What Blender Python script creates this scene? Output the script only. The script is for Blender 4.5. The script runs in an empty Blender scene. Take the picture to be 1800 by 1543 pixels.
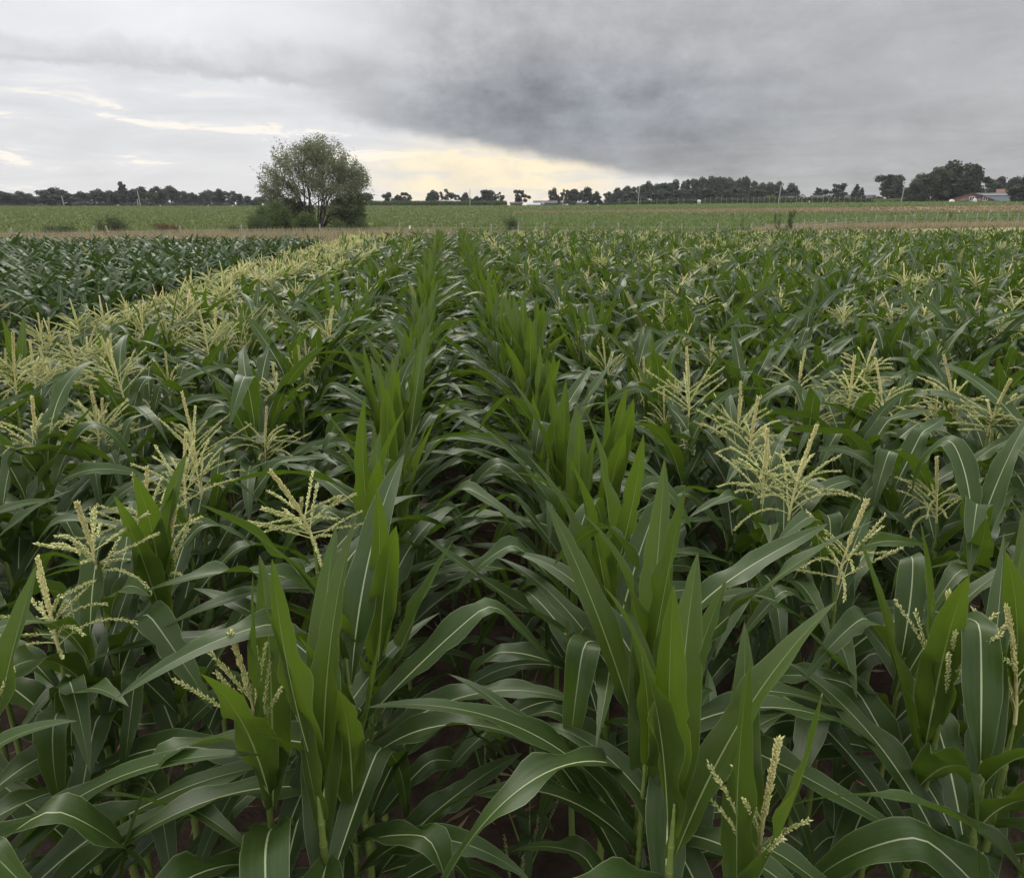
import bpy, math, random
import numpy as np
from mathutils import Vector, Matrix

R = math.radians
rng = np.random.default_rng(11)
random.seed(11)
scene = bpy.context.scene
COL = scene.collection

# ------------------------------------------------------------------ camera
CAM_H = 2.35
PITCH, YAW = R(14.35), R(5.18)
FPX = 1196.0                       # focal length in pixels of the 1800 px wide photograph
cam_d = bpy.data.cameras.new('camera')
cam = bpy.data.objects.new('camera', cam_d)
COL.objects.link(cam)
cam.location = (0, 0, CAM_H)
cam.rotation_euler = (math.pi / 2 - PITCH, 0, -YAW)
cam_d.sensor_fit = 'HORIZONTAL'
cam_d.sensor_width = 36
cam_d.lens = FPX / 1800 * 36
cam_d.shift_y = -96.5 / 1800
cam_d.clip_start = 0.02
cam_d.clip_end = 6000
scene.camera = cam

FWD = np.array([math.sin(YAW), math.cos(YAW), 0])
RGT = np.array([math.cos(YAW), -math.sin(YAW), 0])
UPV = np.array([0, 0, 1.0])


def ray(px, py):
    u, v = px - 900, 675 - py
    f = FPX * math.cos(PITCH) + v * math.sin(PITCH)
    z = -FPX * math.sin(PITCH) + v * math.cos(PITCH)
    d = RGT * u + FWD * f + UPV * z
    return d / np.linalg.norm(d)


def at_z(px, py, z):
    d = ray(px, py)
    k = (z - CAM_H) / d[2]
    return d * k + np.array([0, 0, CAM_H])


def az_of(px):
    return math.atan((px - 900) / 1234.6)


def polar(az, r):
    return (RGT * math.sin(az) + FWD * math.cos(az))[:2] * r


def project(p):
    q = np.asarray(p, float) - np.array([0, 0, CAM_H])
    a, f, z = q @ RGT, q @ FWD, q[2]
    depth = f * math.cos(PITCH) - z * math.sin(PITCH)
    up = f * math.sin(PITCH) + z * math.cos(PITCH)
    if depth < 0.05:
        return None
    return 900 + FPX * a / depth, 675 - FPX * up / depth, depth


# ------------------------------------------------------------------ world: overcast sky with a storm bank
SUN_EL, SUN_AZ = R(42), YAW - R(18)
world = bpy.data.worlds.new('World')
scene.world = world
world.use_nodes = True
wt = world.node_tree
wt.nodes.clear()


class NG:
    """small helper that chains nodes of one tree"""
    def __init__(self, tree):
        self.t = tree

    def node(self, kind, **kw):
        n = self.t.nodes.new(kind)
        for k, v in kw.items():
            setattr(n, k, v)
        return n

    def put(self, sock, val):
        if isinstance(val, bpy.types.NodeSocket):
            self.t.links.new(val, sock)
        elif val is not None:
            if hasattr(sock.default_value, '__len__') and not hasattr(val, '__len__'):
                val = (val,) * len(sock.default_value)
            if hasattr(sock.default_value, '__len__') and len(sock.default_value) == 4 and len(val) == 3:
                val = (*val, 1)
            sock.default_value = val

    def m(self, op, a, b=None, c=None, clamp=False):
        n = self.node('ShaderNodeMath', operation=op, use_clamp=clamp)
        for s, v in zip(n.inputs, (a, b, c)):
            self.put(s, v)
        return n.outputs[0]

    def add(self, a, b): return self.m('ADD', a, b)
    def sub(self, a, b): return self.m('SUBTRACT', a, b)
    def mul(self, a, b): return self.m('MULTIPLY', a, b)

    def dot(self, a, b):
        n = self.node('ShaderNodeVectorMath', operation='DOT_PRODUCT')
        self.put(n.inputs[0], a); self.put(n.inputs[1], b)
        return n.outputs['Value']

    def xyz(self, x, y, z):
        n = self.node('ShaderNodeCombineXYZ')
        for s, v in zip(n.inputs, (x, y, z)):
            self.put(s, v)
        return n.outputs[0]

    def smooth(self, x, a, b):
        n = self.node('ShaderNodeMapRange', interpolation_type='SMOOTHSTEP')
        self.put(n.inputs['Value'], x)
        n.inputs['From Min'].default_value = a
        n.inputs['From Max'].default_value = b
        return n.outputs['Result']

    def lin(self, x, a, b, c, d):
        n = self.node('ShaderNodeMapRange')
        self.put(n.inputs['Value'], x)
        for k, v in zip(('From Min', 'From Max', 'To Min', 'To Max'), (a, b, c, d)):
            self.put(n.inputs[k], v)
        return n.outputs['Result']

    def noise(self, vec, scale, detail=4, rough=0.55, dist=0.0):
        n = self.node('ShaderNodeTexNoise')
        self.put(n.inputs['Vector'], vec)
        self.put(n.inputs['Scale'], scale)
        n.inputs['Detail'].default_value = detail
        n.inputs['Roughness'].default_value = rough
        n.inputs['Distortion'].default_value = dist
        return n.outputs[0]

    def mix(self, f, a, b, blend='MIX'):
        n = self.node('ShaderNodeMix', data_type='RGBA', blend_type=blend)
        self.put(n.inputs[0], f); self.put(n.inputs[6], a); self.put(n.inputs[7], b)
        return n.outputs[2]

    def gauss(self, x, y, cx, cy, sx, sy):
        dx = self.mul(self.sub(x, cx), 1 / sx)
        dy = self.mul(self.sub(y, cy), 1 / sy)
        d2 = self.add(self.mul(dx, dx), self.mul(dy, dy))
        return self.m('EXPONENT', self.mul(d2, -1.0))


g = NG(wt)
gen = g.node('ShaderNodeTexCoord').outputs['Generated']
A_ = g.dot(gen, tuple(RGT)); F_ = g.dot(gen, tuple(FWD)); Z_ = g.dot(gen, (0, 0, 1))
AZ = g.mul(g.m('ARCTAN2', A_, F_), 180 / math.pi)
EL = g.mul(g.m('ARCSINE', Z_), 180 / math.pi)
# cloud-deck coordinates: the layer seen in perspective, so streaks flatten towards the horizon
inv = g.m('DIVIDE', 1.0, g.add(g.m('MAXIMUM', Z_, 0.0), 0.10))
deck = g.xyz(g.mul(A_, inv), g.mul(F_, inv), 0.0)
n_mid = g.noise(deck, 1.3, 4, 0.58, 0.5)
puff = g.noise(g.xyz(A_, F_, g.mul(Z_, 1.35)), 8.5, 7, 0.66, 0.1)
strk = g.noise(g.xyz(A_, F_, g.mul(Z_, 6.0)), 7.5, 5, 0.62, 0.4)
wob = g.mul(g.sub(puff, 0.5), 8.0)

nish = g.node('ShaderNodeTexSky', sky_type='NISHITA', sun_disc=False)
nish.sun_elevation = SUN_EL
nish.sun_rotation = SUN_AZ
high = g.mix(1.0, nish.outputs[0], (0.10, 0.10, 0.10), 'MULTIPLY')


def grey(v, tint=(0.99, 0.992, 1.02)):
    return g.mix(1.0, tint, g.xyz(v, v, v), 'MULTIPLY')


# distant thin cloud under the banks, with cream streaks where it is lit from behind
low = grey(g.lin(strk, 0.35, 0.65, 0.66, 0.76), (0.99, 0.992, 1.02))
cream_m = g.mul(g.smooth(strk, 0.565, 0.65), g.smooth(EL, 9.0, 6.5))
cream_m = g.mul(cream_m, g.smooth(AZ, 2.0, -6.0))
low = g.mix(g.mul(cream_m, 0.9), low, (0.97, 0.90, 0.80))
# the bright gap where the sun shines through below the storm bank
gap = g.gauss(g.add(AZ, g.mul(wob, 0.8)), g.add(EL, g.mul(wob, 0.2)), -1.0, 2.4, 12.5, 4.0)
gap_c = g.mix(g.smooth(puff, 0.34, 0.60), (0.84, 0.74, 0.57), (1.0, 0.86, 0.60))
low = g.mix(g.mul(g.smooth(gap, 0.25, 0.85), g.lin(g.smooth(strk, 0.36, 0.50), 0.0, 1.0, 0.45, 1.0)), low, gap_c)

# light bank on the left: grey lower rim, white billows above
edge_l = g.sub(g.add(EL, g.mul(wob, 0.5)), g.sub(8.9, g.mul(g.add(AZ, 18.0), 0.02)))
bank_v = g.lin(g.add(EL, g.mul(wob, 0.9)), 8.6, 11.8, 0.49, 0.78)
bank_v = g.add(bank_v, g.mul(g.sub(n_mid, 0.5), 0.35))
col = g.mix(g.mul(g.smooth(edge_l, -0.2, 0.5), 0.97), low, grey(bank_v))

# storm bank: rim slopes down to the right and meets the horizon in rain
rim = g.sub(4.3, g.mul(AZ, 0.185))
st_d = g.sub(g.add(EL, g.mul(wob, 0.32)), rim)
st_m = g.mul(g.smooth(st_d, -0.3, 0.9), g.smooth(g.add(AZ, g.mul(wob, 1.6)), -19.0, -7.0))
st_m = g.mul(st_m, g.smooth(AZ, 150.0, 70.0))
st_v = g.add(g.lin(EL, 0.0, 15.0, 0.345, 0.44), g.mul(g.sub(n_mid, 0.5), 0.22))
st_v = g.add(st_v, g.lin(AZ, 8.0, 36.0, 0.0, 0.045))
st_v = g.add(st_v, g.mul(g.smooth(AZ, 4.0, -14.0), g.lin(EL, 8.0, 14.0, 0.0, 0.20)))
st_v = g.add(st_v, g.mul(g.sub(puff, 0.5), g.lin(AZ, -10.0, 25.0, 0.62, 0.24)))
dark = g.gauss(g.add(AZ, g.mul(wob, 1.2)), g.add(EL, g.mul(wob, 0.4)), 4.0, 7.0, 15.0, 3.8)
st_v = g.sub(st_v, g.mul(dark, 0.14))
storm = g.mix(1.0, g.mix(dark, (0.995, 0.995, 1.015), (0.95, 0.985, 1.09)), g.xyz(st_v, st_v, st_v), 'MULTIPLY')
col = g.mix(st_m, col, storm)
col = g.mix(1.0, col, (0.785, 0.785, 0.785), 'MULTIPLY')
# the deck closes overhead and behind into even grey cloud, brightened out of view to lift the foliage
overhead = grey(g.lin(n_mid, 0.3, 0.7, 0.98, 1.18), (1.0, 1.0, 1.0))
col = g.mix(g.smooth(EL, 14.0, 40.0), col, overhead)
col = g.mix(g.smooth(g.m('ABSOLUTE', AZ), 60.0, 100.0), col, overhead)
col = g.mix(0.04, col, high)
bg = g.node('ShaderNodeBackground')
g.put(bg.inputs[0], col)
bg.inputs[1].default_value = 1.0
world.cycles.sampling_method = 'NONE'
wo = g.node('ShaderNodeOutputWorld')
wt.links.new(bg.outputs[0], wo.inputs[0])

# ------------------------------------------------------------------ sun behind cloud
sd = bpy.data.lights.new('sun', 'SUN')
sd.energy = 1.5
sd.angle = R(25)
sd.color = (1.0, 0.94, 0.85)
sun = bpy.data.objects.new('sun', sd)
COL.objects.link(sun)
sdir = Vector((math.sin(SUN_AZ) * math.cos(SUN_EL), math.cos(SUN_AZ) * math.cos(SUN_EL), math.sin(SUN_EL)))
sun.rotation_euler = sdir.to_track_quat('Z', 'Y').to_euler()
sun.location = (0, 0, 60)

vs = scene.view_settings
vs.view_transform = 'Standard'
vs.look = 'None'
vs.exposure = 0.45
vs.gamma = 1.0
vs.use_curve_mapping = False
cy = scene.cycles
cy.max_bounces = 5
cy.diffuse_bounces = 2
cy.glossy_bounces = 2
cy.transmission_bounces = 3
cy.transparent_max_bounces = 4
cy.use_denoising = True
cy.caustics_reflective = False
cy.caustics_refractive = False


# ------------------------------------------------------------------ mesh helpers
class Geo:
    def __init__(self):
        self.V, self.Q, self.T, self.UV, self.MQ, self.MT = [], [], [], [], [], []
        self.n = 0

    def add(self, V, Q=None, T=None, uv=None, mat=0):
        V = np.asarray(V, np.float32).reshape(-1, 3)
        if Q is not None and len(Q):
            Q = np.asarray(Q, np.int64).reshape(-1, 4) + self.n
            self.Q.append(Q); self.MQ.append(np.full(len(Q), mat))
        if T is not None and len(T):
            T = np.asarray(T, np.int64).reshape(-1, 3) + self.n
            self.T.append(T); self.MT.append(np.full(len(T), mat))
        self.V.append(V)
        self.UV.append(np.zeros((len(V), 2), np.float32) if uv is None else np.asarray(uv, np.float32).reshape(-1, 2))
        self.n += len(V)
        return self

    def merge(self, o, M=None):
        """append another Geo, transformed by a 4x4 numpy matrix"""
        V = np.concatenate(o.V)
        if M is not None:
            V = V @ M[:3, :3].T + M[:3, 3]
        for q, mq in zip(o.Q, o.MQ):
            self.Q.append(q + self.n); self.MQ.append(mq)
        for t, mt in zip(o.T, o.MT):
            self.T.append(t + self.n); self.MT.append(mt)
        self.V.append(V.astype(np.float32)); self.UV.append(np.concatenate(o.UV))
        self.n += len(V)
        return self

    def mesh(self, name, mats, smooth=True):
        me = bpy.data.meshes.new(name)
        V = np.concatenate(self.V)
        Q = np.concatenate(self.Q) if self.Q else np.zeros((0, 4), np.int64)
        T = np.concatenate(self.T) if self.T else np.zeros((0, 3), np.int64)
        loops = np.concatenate([Q.ravel(), T.ravel()]).astype(np.int32)
        starts = np.concatenate([np.arange(len(Q)) * 4, len(Q) * 4 + np.arange(len(T)) * 3]).astype(np.int32)
        me.vertices.add(len(V)); me.vertices.foreach_set('co', V.astype(np.float32).ravel())
        me.loops.add(len(loops)); me.loops.foreach_set('vertex_index', loops)
        me.polygons.add(len(starts)); me.polygons.foreach_set('loop_start', starts)
        mi = np.concatenate([np.concatenate(self.MQ) if self.MQ else np.zeros(0), np.concatenate(self.MT) if self.MT else np.zeros(0)]).astype(np.int32)
        me.polygons.foreach_set('material_index', mi)
        me.polygons.foreach_set('use_smooth', np.full(len(starts), smooth))
        uv = np.concatenate(self.UV)
        if np.any(uv):
            layer = me.uv_layers.new(name='UVMap')
            layer.data.foreach_set('uv', uv[loops].astype(np.float32).ravel())
        for m in (mats if isinstance(mats, (list, tuple)) else [mats]):
            me.materials.append(m)
        me.update(calc_edges=True)
        return me


def obj(name, data, parent=None, loc=None, rot=None, scale=None):
    o = bpy.data.objects.new(name, data)
    COL.objects.link(o)
    if parent is not None:
        o.parent = parent
    if loc is not None:
        o.location = loc
    if rot is not None:
        o.rotation_euler = rot
    if scale is not None:
        o.scale = (scale,) * 3 if not hasattr(scale, '__len__') else scale
    return o


def tag(o, label=None, cat=None, group=None, kind=None):
    for k, v in (('label', label), ('category', cat), ('group', group), ('kind', kind)):
        if v:
            o[k] = v
    return o


def tube(path, rad, sides=6, cap=True):
    """quads of a tube along path with a radius per point"""
    P = np.asarray(path, float); n = len(P)
    rad = np.broadcast_to(np.asarray(rad, float), (n,))
    Tn = np.gradient(P, axis=0)
    Tn /= np.linalg.norm(Tn, axis=1)[:, None] + 1e-9
    ref = np.array([1.0, 0, 0]) if abs(Tn[0, 0]) < 0.8 else np.array([0, 1.0, 0])
    Bn = np.cross(Tn, ref); Bn /= np.linalg.norm(Bn, axis=1)[:, None] + 1e-9
    Nn = np.cross(Bn, Tn)
    a = np.linspace(0, 2 * math.pi, sides, endpoint=False)
    V = (P[:, None] + rad[:, None, None] * (np.cos(a)[None, :, None] * Bn[:, None] + np.sin(a)[None, :, None] * Nn[:, None])).reshape(-1, 3)
    i = np.arange(n - 1)[:, None] * sides; j = np.arange(sides)[None]
    k = (j + 1) % sides
    Q = np.stack([i + j, i + k, i + sides + k, i + sides + j], -1).reshape(-1, 4)
    uv = np.stack([np.tile(np.arange(sides) / sides, n), np.repeat(np.linspace(0, 1, n), sides)], -1)
    T = np.zeros((0, 3), int)
    if cap:
        V = np.vstack([V, P[-1]])
        b = (n - 1) * sides
        T = np.stack([b + np.arange(sides), b + (np.arange(sides) + 1) % sides, np.full(sides, n * sides)], -1)
        uv = np.vstack([uv, [0.5, 1]])
    return V, Q, T, uv


def box(lo, hi):
    x0, y0, z0 = lo; x1, y1, z1 = hi
    V = [(x0, y0, z0), (x1, y0, z0), (x1, y1, z0), (x0, y1, z0), (x0, y0, z1), (x1, y0, z1), (x1, y1, z1), (x0, y1, z1)]
    Q = [(0, 3, 2, 1), (4, 5, 6, 7), (0, 1, 5, 4), (1, 2, 6, 5), (2, 3, 7, 6), (3, 0, 4, 7)]
    return V, Q


def mat4(loc, rz=0.0, sc=1.0, lean=(0, 0)):
    m = Matrix.Translation(loc) @ Matrix.Rotation(rz, 4, 'Z')
    m = Matrix.Translation(loc) @ Matrix.Rotation(lean[0], 4, 'X') @ Matrix.Rotation(lean[1], 4, 'Y') @ Matrix.Rotation(rz, 4, 'Z') @ Matrix.Scale(sc, 4)
    return np.array(m)


# ------------------------------------------------------------------ materials
def new_mat(name):
    m = bpy.data.materials.new(name)
    m.use_nodes = True
    m.node_tree.nodes.clear()
    return m, NG(m.node_tree)


def finish(m, g, shader):
    o = g.node('ShaderNodeOutputMaterial')
    m.node_tree.links.new(shader, o.inputs[0])
    return m


def principled(g, col, rough=0.7, spec=0.5, normal=None, metal=0.0):
    p = g.node('ShaderNodeBsdfPrincipled')
    g.put(p.inputs['Base Color'], col)
    g.put(p.inputs['Roughness'], rough)
    g.put(p.inputs['Specular IOR Level'], spec)
    g.put(p.inputs['Metallic'], metal)
    if normal is not None:
        g.put(p.inputs['Normal'], normal)
    return p.outputs[0]


def bump(g, h, strength, dist):
    b = g.node('ShaderNodeBump')
    b.inputs['Strength'].default_value = strength
    b.inputs['Distance'].default_value = dist
    g.put(b.inputs['Height'], h)
    return b.outputs[0]


def blade_mat(name, dark, light, rib, trans, tfac=0.34, rough=0.42, spec=0.45):
    """maize leaf: pale midrib, parallel veins, light passing through"""
    m, g = new_mat(name)
    uvn = g.node('ShaderNodeUVMap').outputs[0]
    sp = g.node('ShaderNodeSeparateXYZ'); g.put(sp.inputs[0], uvn)
    u, v = sp.outputs[0], sp.outputs[1]
    rnd = g.node('ShaderNodeNewGeometry').outputs['Random Per Island']
    off = g.m('ABSOLUTE', g.sub(u, 0.5))
    wmid = g.lin(v, 0.0, 1.0, 0.036, 0.014)
    ribm = g.smooth(g.m('DIVIDE', off, wmid), 1.0, 0.6)
    ribm = g.mul(ribm, g.lin(v, 0.05, 0.95, 1.0, 0.25))
    pos = g.node('ShaderNodeTexCoord').outputs['Object']
    vein = g.noise(g.xyz(g.mul(u, 46.0), g.mul(v, 1.6), g.mul(rnd, 37.0)), 1.0, 3, 0.6)
    broad = g.noise(g.xyz(g.mul(u, 5.0), g.mul(v, 2.4), g.mul(rnd, 91.0)), 1.0, 3, 0.55)
    f = g.add(g.mul(vein, 0.85), g.mul(broad, 0.40))
    f = g.add(f, g.mul(g.sub(rnd, 0.5), 0.55))
    c = g.mix(g.smooth(f, 0.30, 0.95), dark, light)
    c = g.mix(g.mul(g.smooth(rnd, 0.975, 0.985), 0.7), c, (0.24, 0.22, 0.06))
    scar = g.noise(g.xyz(g.mul(u, 30.0), g.mul(v, 40.0), g.mul(rnd, 13.0)), 1.0, 2, 0.5)
    c = g.mix(g.mul(g.smooth(scar, 0.74, 0.80), 0.45), c, (0.30, 0.32, 0.18))
    tipm = g.mul(g.smooth(g.add(v, g.mul(broad, 0.12)), 0.97, 1.07), g.smooth(rnd, 0.5, 0.85))
    c = g.mix(g.mul(tipm, 0.65), c, (0.27, 0.21, 0.10))
    c = g.mix(ribm, c, rib)
    edge = g.smooth(off, 0.475, 0.498)
    c = g.mix(g.mul(edge, 0.35), c, rib)
    nb = bump(g, g.add(vein, g.mul(ribm, 0.8)), 0.35, 0.0016)
    rf = g.add(g.mul(broad, 0.22), rough - 0.11)
    p = principled(g, c, rf, spec, nb)
    tr = g.node('ShaderNodeBsdfTranslucent')
    tc = g.mix(g.smooth(vein, 0.3, 0.7), trans, tuple(0.72 * x for x in trans))
    g.put(tr.inputs[0], tc)
    mx = g.node('ShaderNodeMixShader')
    g.put(mx.inputs[0], g.mul(g.sub(1.0, g.mul(ribm, 0.6)), tfac))
    m.node_tree.links.new(p, mx.inputs[1]); m.node_tree.links.new(tr.outputs[0], mx.inputs[2])
    return finish(m, g, mx.outputs[0])


M_LEAF = blade_mat('maize_leaf', (0.022, 0.046, 0.010), (0.060, 0.102, 0.024), (0.54, 0.60, 0.34), (0.10, 0.175, 0.010), 0.32, 0.44, 0.38)
M_YOUNG = blade_mat('maize_young_leaf', (0.035, 0.064, 0.011), (0.072, 0.114, 0.022), (0.36, 0.43, 0.18), (0.145, 0.24, 0.013), 0.38, 0.46, 0.36)
M_BLUE = blade_mat('maize_low_leaf', (0.024, 0.048, 0.015), (0.058, 0.100, 0.034), (0.34, 0.38, 0.24), (0.07, 0.13, 0.018), 0.25, 0.48, 0.3)


def noise_mat(name, c1, c2, scale, rough=0.8, spec=0.3, bstr=0.0, bdist=0.01, detail=5, trans=None, tfac=0.0, island=0.0, lo=0.3, hi=0.7, coord='Object'):
    m, g = new_mat(name)
    pos = g.node('ShaderNodeTexCoord').outputs[coord]
    n = g.noise(pos, scale, detail, 0.6)
    if island:
        rnd = g.node('ShaderNodeNewGeometry').outputs['Random Per Island']
        n2 = g.add(g.mul(n, 1 - island), g.mul(rnd, island))
    else:
        n2 = n
    c = g.mix(g.smooth(n2, lo, hi), c1, c2)
    nb = bump(g, n, bstr, bdist) if bstr else None
    p = principled(g, c, rough, spec, nb)
    if trans:
        tr = g.node('ShaderNodeBsdfTranslucent'); g.put(tr.inputs[0], trans)
        mx = g.node('ShaderNodeMixShader'); g.put(mx.inputs[0], tfac)
        m.node_tree.links.new(p, mx.inputs[1]); m.node_tree.links.new(tr.outputs[0], mx.inputs[2])
        p = mx.outputs[0]
    return finish(m, g, p)


def stalk_mat():
    m, g = new_mat('maize_stalk')
    uvn = g.node('ShaderNodeUVMap').outputs[0]
    sp = g.node('ShaderNodeSeparateXYZ'); g.put(sp.inputs[0], uvn)
    n = g.noise(g.xyz(g.mul(sp.outputs[0], 40.0), g.mul(sp.outputs[1], 9.0), 0.0), 1.0, 3, 0.6)
    c = g.mix(g.smooth(n, 0.3, 0.7), (0.115, 0.165, 0.036), (0.20, 0.25, 0.065))
    return finish(m, g, principled(g, c, 0.5, 0.4, bump(g, n, 0.3, 0.001)))


M_STALK = stalk_mat()
M_SPIKE = noise_mat('tassel_spike', (0.47, 0.49, 0.18), (0.60, 0.50, 0.26), 14.0, 0.8, 0.2, island=0.55)
M_BRANCH = noise_mat('tassel_branch', (0.43, 0.48, 0.17), (0.69, 0.67, 0.33), 40.0, 0.8, 0.2, island=0.75, lo=0.2, hi=0.8, trans=(0.4, 0.42, 0.12), tfac=0.2)
M_EAR = noise_mat('ear_husk', (0.10, 0.17, 0.05), (0.16, 0.24, 0.08), 30.0, 0.6, 0.3, 0.3, 0.002)
M_SILK = noise_mat('ear_silk', (0.20, 0.10, 0.05), (0.40, 0.28, 0.13), 30.0, 0.7, 0.2)
M_SOIL = noise_mat('soil', (0.032, 0.022, 0.017), (0.085, 0.058, 0.044), 5.0, 0.95, 0.1, 0.9, 0.06, 8)


# ------------------------------------------------------------------ ground
def ridge(az):
    d = math.degrees(az)
    return float(np.interp(d, [-60, -36, -8, 4, 18, 36, 60], [3.1, 3.2, 3.6, 3.7, 4.3, 4.8, 4.8]))


def height(x, y):
    r = math.hypot(x, y)
    az = math.atan2(x, y) - YAW
    t = min(max((r - 62) / 198, 0), 1.0)
    t = t * t * (3 - 2 * t) * 0.35 + t * 0.65
    fade = 1.0 if abs(az) < 1.2 else max(0.0, 1 - (abs(az) - 1.2) / 0.9)
    return t * ridge(max(-1.04, min(1.04, az))) * fade


def polar_sheet(az0, az1, r0f, r1f, nr, na, lift):
    G = Geo()
    V = []
    for i in range(na + 1):
        az = az0 + (az1 - az0) * i / na
        r0, r1 = r0f(az), r1f(az)
        for j in range(nr + 1):
            r = r0 + (r1 - r0) * j / nr
            x, y = polar(az, r)
            V.append((x, y, height(x, y) + lift))
    i = np.arange(na)[:, None] * (nr + 1); j = np.arange(nr)[None]
    Q = np.stack([i + j, i + nr + 1 + j, i + nr + 2 + j, i + j + 1], -1).reshape(-1, 4)
    return G.add(V, Q)


# whole ground sheet, polar around the field, reaching the horizon
rs = np.concatenate([np.linspace(0.0, 60, 16), np.linspace(66, 270, 52), [300, 340, 400, 500, 700, 1000, 1500, 2500, 4000]])
na = 144
V = []
for i in range(na):
    a = -math.pi + 2 * math.pi * i / na
    for r in rs:
        x, y = polar(a, r)
        V.append((x, y, height(x, y)))
nr = len(rs)
i = np.arange(na)[:, None]; j = np.arange(nr - 1)[None]
Q = np.stack([i * nr + j, i * nr + j + 1, ((i + 1) % na) * nr + j + 1, ((i + 1) % na) * nr + j], -1).reshape(-1, 4)
M_GROUND = noise_mat('ground_soil_and_grass', (0.085, 0.085, 0.040), (0.15, 0.135, 0.075), 0.35, 0.95, 0.1, 0.5, 0.05, 8)
tag(obj('ground', Geo().add(V, Q).mesh('ground', M_GROUND)), kind='structure')

# bare reddish soil under the maize
G = Geo()
nx, ny = 90, 70
gx, gy = np.meshgrid(np.linspace(-24, 32, nx), np.linspace(-4, 29, ny), indexing='ij')
gz = 0.03 + 0.035 * np.cos((gx + 0.28) / 0.75 * 2 * math.pi) * 0 + rng.normal(0, 0.006, gx.shape)
Vg = np.stack([gx, gy, gz], -1).reshape(-1, 3)
i = np.arange(nx - 1)[:, None] * ny; j = np.arange(ny - 1)[None]
G.add(Vg, np.stack([i + j, i + ny + j, i + ny + j + 1, i + j + 1], -1).reshape(-1, 4))
tag(obj('field_soil', G.mesh('field_soil', M_SOIL)), kind='structure')


# ------------------------------------------------------------------ maize geometry
def leaf_geo(p, nseg, cols, mat=0):
    """p: dict(L,W,z,az,a0,a1,pw,kink,kpos,twist,ruf,sway,seed)"""
    sub = 3
    M = nseg * sub
    s = np.linspace(0, 1, M + 1)
    phi = p['a0'] + (p['a1'] - p['a0']) * s ** p['pw']
    phi = phi + p['kink'] / (1 + np.exp(-(s - p['kpos']) * 60.0))
    alf = p['az'] + p['sway'] * s ** 1.5
    ds = p['L'] / M
    T = np.stack([np.sin(phi) * np.cos(alf), np.sin(phi) * np.sin(alf), np.cos(phi)], -1)
    C = np.vstack([[0, 0, 0], np.cumsum((T[1:] + T[:-1]) * 0.5 * ds, axis=0)])
    C += np.array([math.cos(p['az']) * 0.008, math.sin(p['az']) * 0.008, p['z']])
    B = np.stack([-np.sin(alf), np.cos(alf), np.zeros_like(s)], -1)
    N = np.cross(T, B)
    tw = p['twist'] * np.clip((s - 0.15) / 0.85, 0, 1) ** 1.2
    c, sn = np.cos(tw)[:, None], np.sin(tw)[:, None]
    B, N = B * c + N * sn, N * c - B * sn
    s, C, B, N, T = s[::sub], C[::sub], B[::sub], N[::sub], T[::sub]
    w = p['W'] * np.minimum(1, 0.40 + 2.4 * s) * np.clip(1 - s ** (2.8 if p.get('young') else 2.3), 0, 1) ** 0.9
    w = np.maximum(w, 0.0007)
    t = np.array(cols, float)
    fold = 0.16 + 0.75 * np.exp(-s * 9.0) + p.get('fold', 0.0)
    ph = p['seed'] * 1.7
    rf = p['ruf'] * np.sin(math.pi * np.clip(s * 1.15, 0, 1)) * w
    waveL = np.sin(s * (15 + p['seed'] % 5) + ph) + 0.5 * np.sin(s * 31 + ph * 2)
    waveR = np.sin(s * (14 + p['seed'] % 4) + ph + 2.1) + 0.5 * np.sin(s * 29 + ph * 3)
    wave = np.where(t[None] < 0, waveL[:, None], waveR[:, None])
    at = np.abs(t)[None]
    lat = t[None] * (w * 0.5)[:, None] * np.cos(fold)[:, None]
    if len(t) > 5:
        rn = np.random.default_rng(int(p['seed'] * 977 + p['L'] * 1e5))
        for col in (0, len(t) - 1):
            lat[:, col] *= 1 - np.where(rn.random(len(s)) < 0.07, rn.uniform(0.08, 0.25, len(s)), 0.0)
    up = at * (w * 0.5 * np.sin(fold))[:, None] + (at ** 1.6) * rf[:, None] * wave
    up = up - (at < 0.2) * (0.0025 * (1 - s))[:, None]
    V = C[:, None] + lat[..., None] * B[:, None] + up[..., None] * N[:, None]
    nc = len(t); n = len(s)
    i = np.arange(n - 1)[:, None] * nc; j = np.arange(nc - 1)[None]
    Q = np.stack([i + j, i + j + 1, i + nc + j + 1, i + nc + j], -1).reshape(-1, 4)
    uv = np.stack([np.tile(t * 0.5 + 0.5, n), np.repeat(s, nc)], -1)
    return Geo().add(V.reshape(-1, 3), Q, uv=uv, mat=mat)


COLS_HI = (-1, -0.72, -0.36, -0.07, 0.07, 0.36, 0.72, 1)
COLS_MID = (-1, -0.5, 0.0, 0.5, 1)
COLS_LO = (-1, 0.0, 1)


def stalk_geo(zs, top, r0, r1, sides, bend):
    """stalk with swollen nodes and sheath collars at every leaf"""
    pts, rad = [], []
    zz = [0.0] + list(zs) + [top]
    for a, b in zip(zz[:-1], zz[1:]):
        fa = a / top
        r = r0 + (r1 - r0) * fa
        for k, m in ((0.0, 1.0), (0.06, 1.16), (0.14, 1.0), (0.7, 0.97), (0.93, 1.10), (0.985, 1.14)):
            z = a + (b - a) * k
            pts.append((bend[0] * (z / top) ** 2, bend[1] * (z / top) ** 2, z)); rad.append(r * m)
    pts.append((bend[0], bend[1], top)); rad.append(r1 * 0.45)
    rad = [q * (1 - 0.62 * min(1.0, max(0.0, (P[2] - (top - 0.16)) / 0.16))) for P, q in zip(pts, rad)]
    V, Q, T, uv = tube(pts, rad, sides)
    return Geo().add(V, Q, T, uv)


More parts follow.
